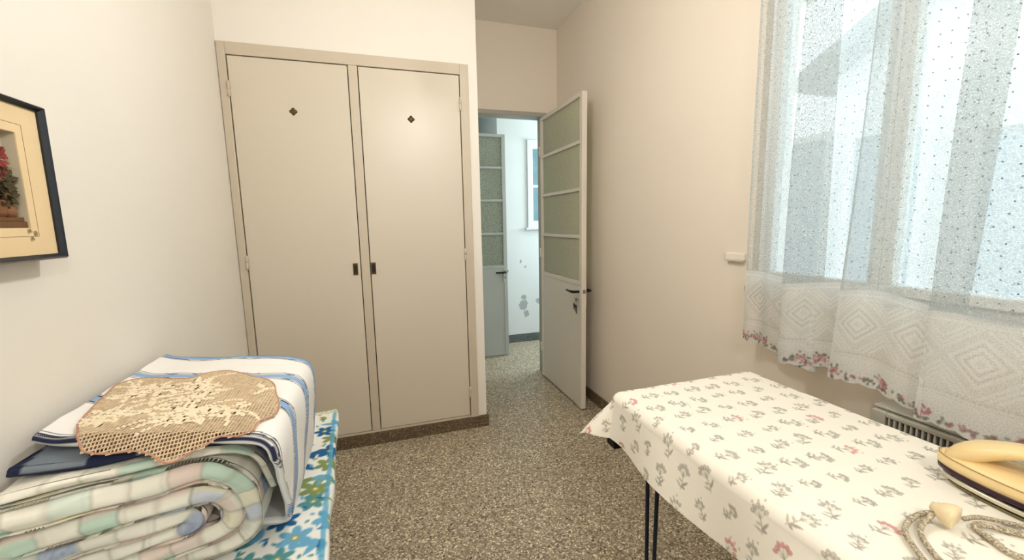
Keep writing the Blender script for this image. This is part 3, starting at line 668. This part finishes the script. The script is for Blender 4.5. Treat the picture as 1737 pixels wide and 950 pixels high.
TPX = resample(catmull(np.array(tpath[:8]), 14), 0.005)[0]
def throw_top(x, y):
    z = np.interp(x, TPX[:, 0], TPX[:, 1]) + 0.009
    s = x-TPX[0, 0]; z = z + 0.0035*np.maximum(wob(s*2.0, y*2.6, 2), -.2)
    return z - np.clip(throw_front(x)+0.004-y, 0, 1)*0.85

# crochet doily: open net cells are real holes, filled cells carry the pattern
outl = [(132, 722), (150, 700), (188, 662), (215, 648), (250, 642), (300, 644), (328, 642), (350, 634), (390, 630), (430, 640), (462, 650), (468, 668), (476, 690), (468, 708), (440, 716), (428, 732), (405, 740), (372, 742), (350, 756), (325, 768), (300, 783), (278, 786), (255, 772), (225, 766), (190, 770), (155, 770), (136, 757)]
OW = []
for (px, py) in outl:
    z = 0.865
    for _ in range(8):
        p = at_z(px, py, z); z = 0.5*z+0.5*(float(throw_top(np.array(np.clip(p[0], -0.66, -0.2)), np.array(p[1])))+0.004)
    OW.append((min(max(p[0], XL+0.03), -0.242), p[1]))
OW = np.array(OW); OC = np.vstack([OW, OW[:1]]); OS = catmull(OC, 5)[:-1]
def inside(px, py, poly):
    r = np.zeros(px.shape, bool); n = len(poly)
    for i in range(n):
        x0, y0 = poly[i]; x1, y1 = poly[(i+1) % n]
        c = ((y0 > py) != (y1 > py)) & (px < (x1-x0)*(py-y0)/(y1-y0+1e-12)+x0); r ^= c
    return r
x0, y0 = OS.min(0)-0.004; x1, y1 = OS.max(0)+0.004; cell = 0.0062
nx, ny = int((x1-x0)/cell), int((y1-y0)/cell)
dc = Canvas(x1-x0, y1-y0, 0.0013, (0, 0, 0)); rg = random.Random(9)
cxm, cym = (x1-x0)*0.5, (y1-y0)*0.5
for k in range(26):                                    # leaf and flower motifs
    u = rg.uniform(0.12, 0.88)*(x1-x0); v = rg.uniform(0.24, 0.82)*(y1-y0); a = rg.uniform(0, 6.28)
    nL = rg.choice((3, 4, 6))
    for s in range(nL):
        q = a+s*6.28/nL; l = rg.uniform(.024, .042)
        dc.leaf(u+.010*math.cos(q), v+.010*math.sin(q), l+.004, .019, q, (60, 60, 60)); dc.leaf(u+.012*math.cos(q), v+.012*math.sin(q), l, .0125, q, (255, 255, 255))
    dc.ell(u, v, .008, .008, 0, (255, 255, 255))
    P = [(u+math.cos(a)*t*0.09, v+math.sin(a)*t*0.09+0.02*math.sin(t*3)) for t in np.linspace(0, 1, 8)]; dc.line(P, 0.0065, (255, 255, 255))
I_, J_ = np.meshgrid(np.arange(nx), np.arange(ny), indexing='ij')
CXc = x0+(I_+.5)*cell; CYc = y0+(J_+.5)*cell
keep = inside(CXc, CYc, OS)
mot = dc.sample(CXc-x0, CYc-y0)[..., 0]; fill = mot > 125; void = (mot > 30) & (mot <= 125) & (RNG.random(mot.shape) < 0.55)
coarse = (CYc < y0+0.28*(y1-y0))
vs, fs, cc = [], [], []
rgn = np.random.default_rng(3)
def dz(x, y, up): return float(throw_top(np.array(x), np.array(y))) + 0.0045 + up
for i in range(nx):
    for j in range(ny):
        if not keep[i, j] or void[i, j]: continue
        X0, Y0 = x0+i*cell, y0+j*cell; X1, Y1 = X0+cell, Y0+cell; b = len(vs)
        f = fill[i, j]; w = cell*(0.21 if not coarse[i, j] else 0.17)*rgn.uniform(.85, 1.2); up = 0.0
        tone = np.array((246, 230, 198) if f else (236, 212, 178))*rgn.uniform(.93, 1.05)
        corners = [(X0, Y0), (X1, Y0), (X1, Y1), (X0, Y1)]
        for (x, y) in corners: vs.append((x, y, dz(x, y, 0))); cc.append(tone)
        if f:
            vs.append(((X0+X1)/2, (Y0+Y1)/2, dz((X0+X1)/2, (Y0+Y1)/2, 0.0028))); cc.append(np.array((248, 234, 206)))
            fs += [(b, b+1, b+4), (b+1, b+2, b+4), (b+2, b+3, b+4), (b+3, b, b+4)]
        else:
            ins = [(X0+w, Y0+w), (X1-w, Y0+w), (X1-w, Y1-w), (X0+w, Y1-w)]
            for (x, y) in ins: vs.append((x, y, dz(x, y, 0.0008))); cc.append(tone*0.94)
            fs += [(b, b+1, b+5, b+4), (b+1, b+2, b+6, b+5), (b+2, b+3, b+7, b+6), (b+3, b, b+4, b+7)]
DOIL = mat_print('crochet_cotton', 0.9, 0.5, 500)
dy_ = empty('doily', (float(OW[:, 0].mean()), float(OW[:, 1].mean()), 0.86), label='ecru crochet doily with leaf motifs lying on the striped throw', cat='doily')
net = mesh('crochet_net', vs, fs, DOIL, dy_)
at_ = net.data.color_attributes.new('print', 'FLOAT_COLOR', 'POINT'); c4 = np.ones((len(vs), 4), np.float32); c4[:, :3] = lin(np.array(cc)); at_.data.foreach_set('color', c4.reshape(-1))
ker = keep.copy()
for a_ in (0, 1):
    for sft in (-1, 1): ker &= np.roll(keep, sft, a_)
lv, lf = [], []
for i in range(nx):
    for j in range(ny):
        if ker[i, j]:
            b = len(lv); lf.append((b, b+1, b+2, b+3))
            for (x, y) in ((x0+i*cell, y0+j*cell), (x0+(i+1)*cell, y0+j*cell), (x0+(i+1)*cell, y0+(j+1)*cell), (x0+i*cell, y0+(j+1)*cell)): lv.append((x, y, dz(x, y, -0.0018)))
mesh('hole_shade_layer', lv, lf, mat('brown_hole_shade', (128, 100, 72), 0.9, var=0.1, scale=60), dy_)  # added brown sheet, painted-in shade that darkens the holes of the net
sm_ = net.modifiers.new('thickness', 'SOLIDIFY'); sm_.thickness = 0.0016; sm_.offset = 1
rim = [(x, y, dz(x, y, 0.001)) for x, y in OS] ; rim.append(rim[0])
tube('border', rim, 0.0022, mat('rose_brown_crochet_edge', (198, 150, 122), 0.9, var=0.1, scale=80, bmp=0.5, bscale=500), dy_, 6)

# ------------------------------------------------------------------ heater under the window
ht = empty('heater', (1.31, 0.5, 0), label='grey enamel wall heater with a slotted grille under the window', cat='heater')
hx0, hy0, hy1, hz0, hz1 = 1.238, 0.16, 0.722, 0.13, 0.752
boxes('casing', [(hx0+0.02, XR, hy0, hy1, hz0, hz1), (hx0, hx0+0.03, hy0, hy0+0.05, hz0, hz1-0.004), (hx0, hx0+0.03, hy1-0.032, hy1, hz0, hz1-0.004), (hx0, hx0+0.03, hy0+0.05, hy1-0.032, hz1-0.016, hz1-0.004), (hx0, hx0+0.03, hy0+0.05, hy1-0.032, hz0, 0.60)], HEAT, ht, 0.003)
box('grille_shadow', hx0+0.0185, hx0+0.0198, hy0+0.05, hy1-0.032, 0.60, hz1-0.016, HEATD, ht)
y = hy1-0.032-0.0105
while y > hy0+0.056:
    box('slat', hx0+0.002, hx0+0.018, y, y+0.0042, 0.60, hz1-0.016, HEAT, ht); y -= 0.0118
box('lid', hx0+0.012, XR, hy0-0.004, hy1+0.004, hz1, hz1+0.006, HEAT, ht, 0.002)
for yy in (hy0+0.06, hy1-0.08): box('foot', hx0+0.04, XR-0.02, yy, yy+0.03, 0.0, hz0, HEAT, ht)

# ------------------------------------------------------------------ ironing table
TX0, TX1, TY0, TY1, TZ = 0.640, 1.172, -0.42, 1.060, 0.745
tb = empty('ironing_table', (0.9, 0.32, 0), label='narrow table with navy hairpin legs under the sprigged cloth', cat='table')
box('tabletop', TX0+0.03, TX1-0.02, TY0+0.02, TY1-0.024, TZ-0.03, TZ, mat('table_board', (196, 170, 132), 0.5, var=0.1, scale=12), tb, 0.004)
boxes('rail', [(TX0+0.045, TX0+0.07, TY0+0.05, TY1-0.04, TZ-0.06, TZ-0.03), (TX1-0.07, TX1-0.045, TY0+0.05, TY1-0.04, TZ-0.06, TZ-0.03), (TX0+0.07, TX1-0.07, TY1-0.065, TY1-0.04, TZ-0.06, TZ-0.03)], BLACK, tb, 0.002)
def hairpin(x, y):
    Pp = [(x, y+0.024, TZ-0.055), (x, y+0.018, 0.35), (x, y+0.012, 0.06), (x, y+0.008, 0.014), (x, y, 0.006), (x, y-0.008, 0.014), (x, y-0.012, 0.06), (x, y-0.018, 0.35), (x, y-0.024, TZ-0.055)]
    l = tube('leg', resample(catmull(Pp, 6), 0.02)[0], 0.0058, NAVYT, tb, 10)
    box('mounting_plate', x-0.03, x+0.03, y-0.05, y+0.05, TZ-0.058, TZ-0.0305, BLACK, l)
for x in (0.685, 1.12):
    for y in (0.905, -0.28): hairpin(x, y)
boxes('corner_bracket', [(0.640, 0.685, 1.03, 1.075, 0.575, 0.70)], BLACK, tb, 0.004)

# tablecloth: flat cloth laid over the table rectangle, edges falling around it
HG = 0.135
cl_c = Canvas(0.86, 1.80, 0.0014, (250, 244, 230)); rg = random.Random(31)
def sprig(c, x, y, a, s, red, v):
    G = [(178, 174, 160), (188, 184, 172), (170, 164, 150)][v % 3]; D = (146, 140, 124)
    def tr(u, w): return (x+s*(u*math.cos(a)-w*math.sin(a)), y+s*(u*math.sin(a)+w*math.cos(a)))
    c.line([tr(-.026, .004), tr(-.012, .0), tr(.010, .001)], 0.0016, D, .75)
    for k, (u, w, q, l) in enumerate(((-.022, .002, 1.0, .020), (-.018, .001, -0.9, .022), (-.010, 0, 1.3, .014), (-.020, .002, -1.7, .012), (-.006, 0, -1.1, .012))[: 3+v % 3]):
        X, Y = tr(u, w); c.leaf(X, Y, l*s, .0052*s, a+q, D if k % 2 else G, .8)
    F = (224, 164, 154) if red else (206, 202, 192)
    for k in range(5+v % 2):
        q = -1.25+2.5*k/(4+v % 2); r = .012+.005*rg.random(); X, Y = tr(.008+r*math.cos(q), .001+r*math.sin(q))
        c.ell(X, Y, .0050*s, .0038*s, a+q, F, .8); c.ell(X, Y, .0050*s, .0038*s, a+q, D if not red else (200, 122, 114), .8, ring=0.0012)
        c.line([tr(.0, .001), (X, Y)], 0.0011, D, .6)
    if v % 2 == 0:
        for k in range(3): X, Y = tr(.028+.003*k, .013-.012*k); c.ell(X, Y, .0024*s, .0020*s, 0, D if not red else (200, 122, 114), .6)
k = 0; px_, py_ = 0.074, 0.064
for j in range(30):
    for i in range(13):
        x = i*px_+(0.5*px_ if j % 2 else 0)+rg.uniform(-.005, .005); y = j*py_+rg.uniform(-.005, .005); k += 1
        sprig(cl_c, x, y, rg.choice((0.3, -0.35, 0.6, 0.0, -0.6))+rg.uniform(-.2, .2), rg.choice((0.72, 0.9, 1.0)), rg.random() < 0.07, rg.randrange(6))
cw, ch = TX1-TX0+2*HG-0.03, TY1-TY0+2*HG
na = int(cw/0.0021)
Bs = np.r_[np.linspace(TY0-HG, 0.18, 90)[:-1], np.arange(0.18, TY1+HG, 0.0021)]; A, B = np.meshgrid(np.linspace(TX0-HG, TX1+HG-0.03, na), Bs, indexing='ij')
er = 0.03
qx = np.clip(A, TX0+er, TX1-0.02); qy = np.clip(B, TY0+0.02, TY1-er*0.8); dx, dy = A-qx, B-qy; d = np.hypot(dx, dy)+1e-9; ux, uy = dx/d, dy/d
left = np.clip((TX0+er-A)/0.1, 0, 1); far = np.clip((TY1-B)*-8+1, 0, 1)
R = 0.030
arcl = R*PI/2
flare = 0.16 + 0.10*np.sin(B*17+0.8)*np.clip(left*1.3, 0, 1) + 0.55*np.clip(-ux*uy*2.6, 0, 1)*(uy > 0)
flare = np.where(A > TX1-0.02, 0.06, flare); flare = np.maximum(flare, 0.02)
sl = np.hypot(1, flare)
outw = np.where(d < arcl, R*np.sin(np.minimum(d, arcl)/R), R+(d-arcl)*flare/sl)
drop = np.where(d < arcl, R*(1-np.cos(np.minimum(d, arcl)/R)), R+(d-arcl)/sl)
hem = 1+0.05*np.sin(B*9.0+1.5)+0.02*np.sin(B*23)
drop = drop*np.where(A < TX0+er, hem, 1.0)
CZ = TZ+0.004+0.0014*(1+wob(A*2.2, B*2.2, 6))-drop
CXX = qx+ux*outw; CYY = qy+uy*outw
CXX = np.minimum(CXX, 1.198)
V = np.stack([CXX, CYY, CZ], -1)
col = cl_c.sample(A-A.min(), B-B.min())
tc_ = grid('tablecloth', V, mat_print('sprigged_cotton', 0.8, 0.2, 500), None, col)
setp(tc_, 'cream cotton cloth printed with grey and red flower sprigs, draped over the table', 'tablecloth')
TT = TZ+0.0075

# ------------------------------------------------------------------ iron on its stand, cord and plug
CREAM = mat('cream_plastic', (244, 216, 158), 0.32, var=0.02)
SOLE = mat('soleplate_dark', (62, 40, 52), 0.3, 0.6)
TRIV = mat('stand_metal', (132, 122, 84), 0.35, 0.8, var=0.15, scale=40)
IR = Matrix.Translation((1.040, 0.350, TT-0.001)) @ Matrix.Rotation(math.radians(4), 4, 'Z')
def ip(x, y, z): return IR @ Vector((x, y, z))
def outline(sc_, y_shift=0.0, n=40, hw=0.056, back=-0.115, tip=0.130):
    pts = []
    for k in range(n):
        t = k/(n-1); y = back+(tip-back)*t; u = max(0.0, (y-(-0.02))/(tip+0.02)); w = hw*math.sqrt(max(0, 1-u**1.75)) if y > -0.02 else hw*(0.9+0.1*math.sin(PI/2*(y-back)/(-0.02-back)))
        pts.append((w, y))
    P = [(w*sc_, y*sc_+y_shift) for w, y in pts] + [(-w*sc_, y*sc_+y_shift) for w, y in pts[::-1][1:]]
    return P
def loft(name, layers, m, parent, smooth=True):
    """layers: list of (scale, z, y_shift)"""
    vs = []; n = None
    for s, z, ys in layers:
        P = outline(s, ys); n = len(P); vs += [tuple(ip(x, y, z+(0.0 if not callable(z) else 0))) for x, y in P]
    bm = bmesh.new(); bv = [bm.verts.new(v) for v in vs]
    for i in range(len(layers)-1):
        for k in range(n): bm.faces.new((bv[i*n+k], bv[i*n+(k+1) % n], bv[(i+1)*n+(k+1) % n], bv[(i+1)*n+k]))
    bm.faces.new(bv[:n][::-1]); bm.faces.new(bv[-n:])
    return from_bm(name, bm, m, parent, smooth)
stand = empty('iron_stand', (1.035, 0.352, TT), label='low metal rest under the cream iron on the sprigged cloth', cat='stand')
loft('plate', [(0.86, 0.001, 0), (0.86, 0.005, 0)], TRIV, stand, False)
rimp = [ip(x, y, 0.014) for x, y in outline(0.90)]
tube('rim', [tuple(p) for p in rimp]+[tuple(rimp[0])], 0.005, mat('stand_rim', (214, 206, 186), 0.3, 0.4), stand, 8)
for (x, y) in ((0.038, -0.07), (-0.038, -0.07), (0.034, 0.03), (-0.034, 0.03)):
    lathe('stud', [(0.001, 0), (0.006, 0), (0.005, 0.0195), (0.001, 0.0198)], TRIV, ip(x, y, 0.003), (0, 0, 1), stand, 10)
iron = empty('iron', (1.035, 0.352, TT+0.024), label='cream electric iron with a dark soleplate on its low stand', cat='iron')
z0 = 0.024
loft('soleplate', [(0.99, z0, 0), (1.0, z0+0.003, 0), (1.0, z0+0.007, 0)], SOLE, iron, False)
loft('heat_guard', [(0.985, z0+0.007, 0), (0.985, z0+0.010, 0)], mat('plum_guard', (86, 60, 66), 0.4), iron, False)
loft('body', [(1.0, z0+0.010, 0), (1.012, z0+0.018, 0), (0.995, z0+0.028, 0), (0.95, z0+0.032, 0), (0.82, z0+0.036, 0), (0.66, z0+0.038, 0.002), (0.5, z0+0.039, 0.004)], CREAM, iron)
tube('seam', [tuple(ip(x, y, z0+0.0285)) for x, y in outline(0.996)][2:-2], 0.0010, mat('seam_line', (176, 148, 98), 0.6), iron, 6)
# handle: elliptical sweep leaving an opening over the body
hp = catmull([(0.108, z0+0.022), (0.088, z0+0.040), (0.058, z0+0.060), (0.016, z0+0.076), (-0.040, z0+0.081), (-0.085, z0+0.080), (-0.110, z0+0.068), (-0.116, z0+0.045), (-0.110, z0+0.020)], 6)
hv, hf = [], []; nh = len(hp); sg = 20
for i, (y, z) in enumerate(hp):
    a, b = hp[max(i-1, 0)], hp[min(i+1, nh-1)]; t = Vector((0, b[0]-a[0], b[1]-a[1])).normalized(); nn = Vector((1, 0, 0)).cross(t)
    u = i/(nh-1); hwid = 0.023+0.013*math.exp(-((u-0.20)/0.16)**2)+0.010*math.exp(-((u-1.0)/0.2)**2); hth = 0.0115+0.008*math.exp(-((u-0.14)/0.15)**2)
    for k in range(sg):
        q = 2*PI*k/sg; hv.append(tuple(IR @ (Vector((0, y, z))+Vector((1, 0, 0))*(hwid*math.copysign(abs(math.cos(q))**0.8, math.cos(q)))+nn*(hth*math.sin(q)))))
for i in range(nh-1):
    for k in range(sg): hf.append((i*sg+k, i*sg+(k+1) % sg, (i+1)*sg+(k+1) % sg, (i+1)*sg+k))
hf += [tuple(range(sg-1, -1, -1)), tuple(range((nh-1)*sg, nh*sg))]
mesh('handle', hv, hf, CREAM, iron, True)
dial = lathe('temperature_dial', [(0.001, 0), (0.026, 0), (0.026, 0.006), (0.022, 0.009), (0.001, 0.009)], mat('dial_dark', (70, 60, 56), 0.4), ip(0, -0.02, z0+0.038), (0, 0, 1), iron, 24)
for k in range(7):
    q = 2*PI*k/10+0.6; c = ip(0.021*math.cos(q), -0.02+0.021*math.sin(q), z0+0.0465)
    box('dial_mark', c.x-0.0015, c.x+0.0015, c.y-0.0015, c.y+0.0015, c.z, c.z+0.001, mat('dial_mark', (206, 176, 120), 0.5), dial)
cz = TT+0.0045
def cpix(L): return [tuple(at_z(x, y, cz+dz_)) for (x, y, dz_) in L]
def braided(name):
    m, nt, b = nodes(name); tc = N(nt, 'ShaderNodeTexCoord'); v = N(nt, 'ShaderNodeTexVoronoi'); v.inputs['Scale'].default_value = 420
    nt.links.new(tc.outputs['Object'], v.inputs['Vector']); s_ = N(nt, 'ShaderNodeSeparateColor'); nt.links.new(v.outputs['Color'], s_.inputs[0])
    cr = N(nt, 'ShaderNodeValToRGB'); cr.color_ramp.elements[0].color = L4((132, 116, 92)); cr.color_ramp.elements[1].color = L4((222, 210, 184)); nt.links.new(s_.outputs[0], cr.inputs[0])
    nt.links.new(cr.outputs[0], b.inputs['Base Color']); b.inputs['Roughness'].default_value = 0.9; bump(nt, b, v.outputs['Distance'], 0.6, 0.001); return m
BRAID = braided('braided_cord_cotton')
pA = at_z(1584, 864, cz+0.016); pB = at_z(1628, 884, cz+0.016)
loops = cpix([(1900, 960, 0), (1737, 946, 0), (1668, 905, 0), (1652, 893, 0.001), (1668, 890, 0.002), (1737, 907, 0.001), (1850, 925, 0), (1850, 1040, 0), (1720, 1050, 0), (1610, 965, 0), (1568, 918, 0), (1562, 894, 0), (1580, 874, 0.010)])
c1 = resample(catmull(loops+[tuple(pA)], 12), 0.003)[0]
tube('cord', c1, 0.0042, BRAID, iron, 8)
loops2 = cpix([(1590, 869, 0.013), (1562, 872, 0.004), (1540, 886, 0), (1536, 905, 0), (1556, 935, 0), (1590, 975, 0), (1700, 1075, 0), (1900, 1060, 0.002), (1990, 940, 0.004)])
end = ip(0.0, -0.125, z0+0.05)
c2 = resample(catmull(loops2+[(end.x+0.05, end.y-0.06, TT+0.03), tuple(end)], 12), 0.003)[0]
tube('cord', c2, 0.0042, BRAID, iron, 8)
loops3 = cpix([(1635, 880, 0.012), (1665, 878, 0.004), (1737, 893, 0), (1900, 930, 0.0)])
tube('cord', resample(catmull(loops3, 12), 0.003)[0], 0.0036, BRAID, iron, 8)
axis = Vector(pB-pA); axis.z = -0.004
lathe('plug', [(0.001, -0.004), (0.0065, -0.004), (0.0080, 0.002), (0.0135, 0.008), (0.0180, 0.016), (0.0195, 0.022), (0.019, 0.027), (0.012, 0.029), (0.001, 0.029)], mat('ivory_plug', (238, 218, 176), 0.3, var=0.02), Vector(pA)+Vector((0, 0, 0.005)), axis, iron, 28)

# ------------------------------------------------------------------ lace curtains
def curtain_material():
    m, nt, b = nodes('lace_curtain'); out = nt.nodes['Material Output']; nt.nodes.remove(b)
    a = N(nt, 'ShaderNodeAttribute', attribute_name='weave'); c = N(nt, 'ShaderNodeAttribute', attribute_name='print'); f = N(nt, 'ShaderNodeAttribute', attribute_name='flat')
    v = N(nt, 'ShaderNodeTexVoronoi', feature='DISTANCE_TO_EDGE'); v.inputs['Scale'].default_value = 260; nt.links.new(f.outputs['Vector'], v.inputs['Vector'])
    nz = N(nt, 'ShaderNodeTexNoise'); nz.inputs['Scale'].default_value = 330; nz.inputs['Detail'].default_value = 1; nt.links.new(f.outputs['Vector'], nz.inputs['Vector'])
    mr = N(nt, 'ShaderNodeMapRange'); mr.inputs[1].default_value = 0.35; mr.inputs[2].default_value = 0.65; mr.inputs[3].default_value = -0.16; mr.inputs[4].default_value = 0.16; nt.links.new(nz.outputs[0], mr.inputs[0])
    ad0 = N(nt, 'ShaderNodeMath', operation='ADD', use_clamp=True); nt.links.new(a.outputs['Fac'], ad0.inputs[0]); nt.links.new(mr.outputs[0], ad0.inputs[1])
    dv = N(nt, 'ShaderNodeTexVoronoi', voronoi_dimensions='2D'); dv.inputs['Scale'].default_value = 38; dv.inputs['Randomness'].default_value = 0.45; nt.links.new(f.outputs['Vector'], dv.inputs['Vector'])
    lt = N(nt, 'ShaderNodeMath', operation='LESS_THAN'); lt.inputs[1].default_value = 0.066; nt.links.new(dv.outputs['Distance'], lt.inputs[0])
    sx = N(nt, 'ShaderNodeSeparateXYZ'); nt.links.new(f.outputs['Vector'], sx.inputs[0])
    gt = N(nt, 'ShaderNodeMath', operation='GREATER_THAN'); gt.inputs[1].default_value = 0.275; nt.links.new(sx.outputs[1], gt.inputs[0])
    dm = N(nt, 'ShaderNodeMath', operation='MULTIPLY'); nt.links.new(lt.outputs[0], dm.inputs[0]); nt.links.new(gt.outputs[0], dm.inputs[1])
    ad = N(nt, 'ShaderNodeMath', operation='MAXIMUM'); nt.links.new(ad0.outputs[0], ad.inputs[0]); nt.links.new(dm.outputs[0], ad.inputs[1])
    dk = N(nt, 'ShaderNodeMix', data_type='RGBA'); nt.links.new(dm.outputs[0], dk.inputs[0]); nt.links.new(c.outputs['Color'], dk.inputs[6]); dk.inputs[7].default_value = L4((104, 112, 114))
    tr = N(nt, 'ShaderNodeBsdfTransparent'); df = N(nt, 'ShaderNodeBsdfDiffuse'); tl = N(nt, 'ShaderNodeBsdfTranslucent')
    nt.links.new(dk.outputs[2], df.inputs[0]); nt.links.new(dk.outputs[2], tl.inputs[0])
    m1 = N(nt, 'ShaderNodeMixShader'); m1.inputs[0].default_value = 0.5; nt.links.new(df.outputs[0], m1.inputs[1]); nt.links.new(tl.outputs[0], m1.inputs[2])
    m2 = N(nt, 'ShaderNodeMixShader'); nt.links.new(ad.outputs[0], m2.inputs[0]); nt.links.new(tr.outputs[0], m2.inputs[1]); nt.links.new(m1.outputs[0], m2.inputs[2])
    nt.links.new(m2.outputs[0], out.inputs[0]); return m
LACE = curtain_material()
def lace_canvases(w, seed):
    HH = 1.75; rg = random.Random(seed)
    col = Canvas(w, HH, 0.002, (196, 200, 198)); col.rect(0, w, 0, 0.262, (232, 232, 228)); op = Canvas(w, HH, 0.002, (0.38*255,)*3)
    op.rect(0, w, 0, 0.262, (0.74*255,)*3); op.rect(0, w, 0, 0.066, (0.90*255,)*3)
    hi = (0.93*255,)*3; lo = (0.58*255,)*3
    for h in (0.066, 0.074, 0.246, 0.262): op.line([(0, h), (w, h)], 0.004, hi)
    p = 0.135
    for k in range(-1, int(w/p)+2):                     # nested diamonds and slanting bars
        x = (k+.5)*p; y = 0.165
        for r in (0.052, 0.034, 0.016): op.line([(x-r, y), (x, y+r), (x+r, y), (x, y-r), (x-r, y)], 0.006, hi); 
        for r in (0.043, 0.025): op.line([(x-r, y), (x, y+r), (x+r, y), (x, y-r), (x-r, y)], 0.005, lo)
        for o in (0, 0.014, 0.028): op.line([(x+p/2-0.062+o, 0.088+0), (x+p/2, 0.15-o), (x+p/2+0.062-o, 0.088)], 0.005, hi); op.line([(x+p/2-0.062+o, 0.238), (x+p/2, 0.18+o), (x+p/2+0.062-o, 0.238)], 0.005, hi)
        for j in range(14): op.ell(x-p/2+j*p/14, 0.080, 0.0026, 0.0026, 0, lo)
    x = 0.02                                             # embroidered roses on the hem
    while x < w-0.02:
        big = rg.random() < 0.55
        if big:
            for k in range(34):
                q, r = rg.uniform(0, 6.28), 0.017*math.sqrt(rg.random()); e = rg.choice(((176, 122, 124), (196, 146, 144), (150, 104, 108), (214, 182, 176)))
                col.ell(x+r*math.cos(q), 0.020+r*math.sin(q)*0.85, 0.0034, 0.0028, q, e, .9)
            for k in range(7):
                q = rg.uniform(0, 6.28); col.ell(x+0.022*math.cos(q), 0.022+0.018*math.sin(q), 0.004, 0.0026, q, rg.choice(((98, 118, 100), (120, 134, 118))), .9)
            op.ell(x, 0.02, 0.021, 0.018, 0, (252,)*3); x += 0.046
        else:
            for k in range(9): col.ell(x+rg.uniform(-.014, .014), 0.013+rg.uniform(-.006, .007), 0.0042, 0.0028, rg.random()*3, rg.choice(((104, 120, 106), (128, 118, 112), (176, 122, 124))), .9)
            op.ell(x, 0.014, 0.017, 0.009, 0, (250,)*3); x += 0.038
    return col, op
def curtain(name, path, ztop, hemf, seed, flare):
    Q, s = resample(catmull(np.array(path), 16), 0.0028); w = s[-1]; n = len(Q)
    hgt = np.r_[np.arange(0, 0.30, 0.003), np.arange(0.30, 1.02, 0.008)]; hgt = hgt[hgt < 1.0]; hgt = np.r_[hgt, np.linspace(1.0, ztop-hemf(0.5), 50)]
    S_ = np.repeat(s[:, None], len(hgt), 1); H = np.repeat(hgt[None], n, 0)
    hem = np.array([hemf(v/w) for v in s])[:, None]
    scall = 0.006*np.abs(np.sin(S_*PI/0.045))*np.clip(1-H/0.03, 0, 1)
    Z = np.minimum(hem+H, ztop)-scall+0.004
    tn = np.gradient(Q, axis=0); tn /= np.linalg.norm(tn, axis=1)[:, None]; nr = np.stack([-tn[:, 1], tn[:, 0]], 1)
    low = np.clip(1-H/1.2, 0, 1)
    ph = 0.010*np.sin(S_*26+seed+H*1.3)*(0.35+low*0.8) + 0.004*np.sin(S_*61+H*3+seed*2)
    mid = Q.mean(0)
    Yc = mid[0]+(Q[:, 0][:, None]-mid[0])*(1+flare*(H-0.3)*-0.04) + nr[:, 0][:, None]*ph
    Yc = Yc + 0.030*(H-0.35)*np.clip((Q[:, 0][:, None]-1.12)/0.08, 0, 1)
    Xc = Q[:, 1][:, None]-low*0.018 + nr[:, 1][:, None]*ph
    col, op = lace_canvases(w, seed)
    c = col.sample(S_, H); o = op.sample(S_, H)[..., 0]/255.0
    edge = np.minimum(S_, w-S_) < 0.010; o = np.where(edge, np.maximum(o, 0.85), o)
    return grid(name, np.stack([Xc, Yc, Z], -1), LACE, None, c, opa=o, uv=np.stack([S_, H], -1))
ZT = 2.40
pathL = [(1.224, 1.330), (1.19, 1.322), (1.12, 1.318), (1.05, 1.325), (0.97, 1.328), (0.935, 1.318), (0.945, 1.306), (0.985, 1.304), (1.015, 1.300), (1.028, 1.290), (1.005, 1.282), (0.95, 1.290), (0.88, 1.305), (0.82, 1.310), (0.778, 1.304)]
cu = curtain('lace_curtain', pathL, ZT, lambda t: 0.800-0.018*math.sin(PI*t)+0.008*math.sin(9*t), 3, 1)
setp(cu, 'white lace curtain panel with rose-embroidered hem beside the bare beige wall', 'curtain', 'lace curtain panels')
pathR = [(0.845, 1.296), (0.825, 1.285), (0.79, 1.276), (0.73, 1.268), (0.66, 1.272), (0.59, 1.276), (0.562, 1.268), (0.572, 1.256), (0.605, 1.254), (0.622, 1.246), (0.60, 1.236), (0.55, 1.240), (0.48, 1.252), (0.40, 1.262), (0.30, 1.258), (0.24, 1.250), (0.25, 1.238), (0.29, 1.236), (0.28, 1.226), (0.2, 1.236), (0.08, 1.25), (-0.05, 1.25), (-0.15, 1.26), (-0.25, 1.245), (-0.35, 1.26), (-0.45, 1.25), (-0.60, 1.26)]
pathR = [(a, b-0.010) for a, b in pathR]
cu2 = curtain('lace_curtain', pathR, ZT, lambda t: 0.776+0.012*math.sin(14*t+.5)+0.008*math.sin(30*t), 8, 1)
setp(cu2, 'white lace curtain panel with rose-embroidered hem hanging over the wall heater', 'curtain', 'lace curtain panels')
rd = empty('curtain_rod', (1.29, 0.6, ZT), label='slim white curtain rod over the window carrying both lace panels', cat='rod')
tube('pole', [(1.285, -0.68, ZT+0.016), (1.285, 1.30, ZT+0.016)], 0.009, WHITEF, rd, 12)
for yy in (-0.65, 1.27): box('bracket', 1.285, XR, yy-0.008, yy+0.008, ZT+0.008, ZT+0.024, WHITEF, rd, 0.002)

for o in bpy.data.objects:
    if '_base' in o: del o['_base']
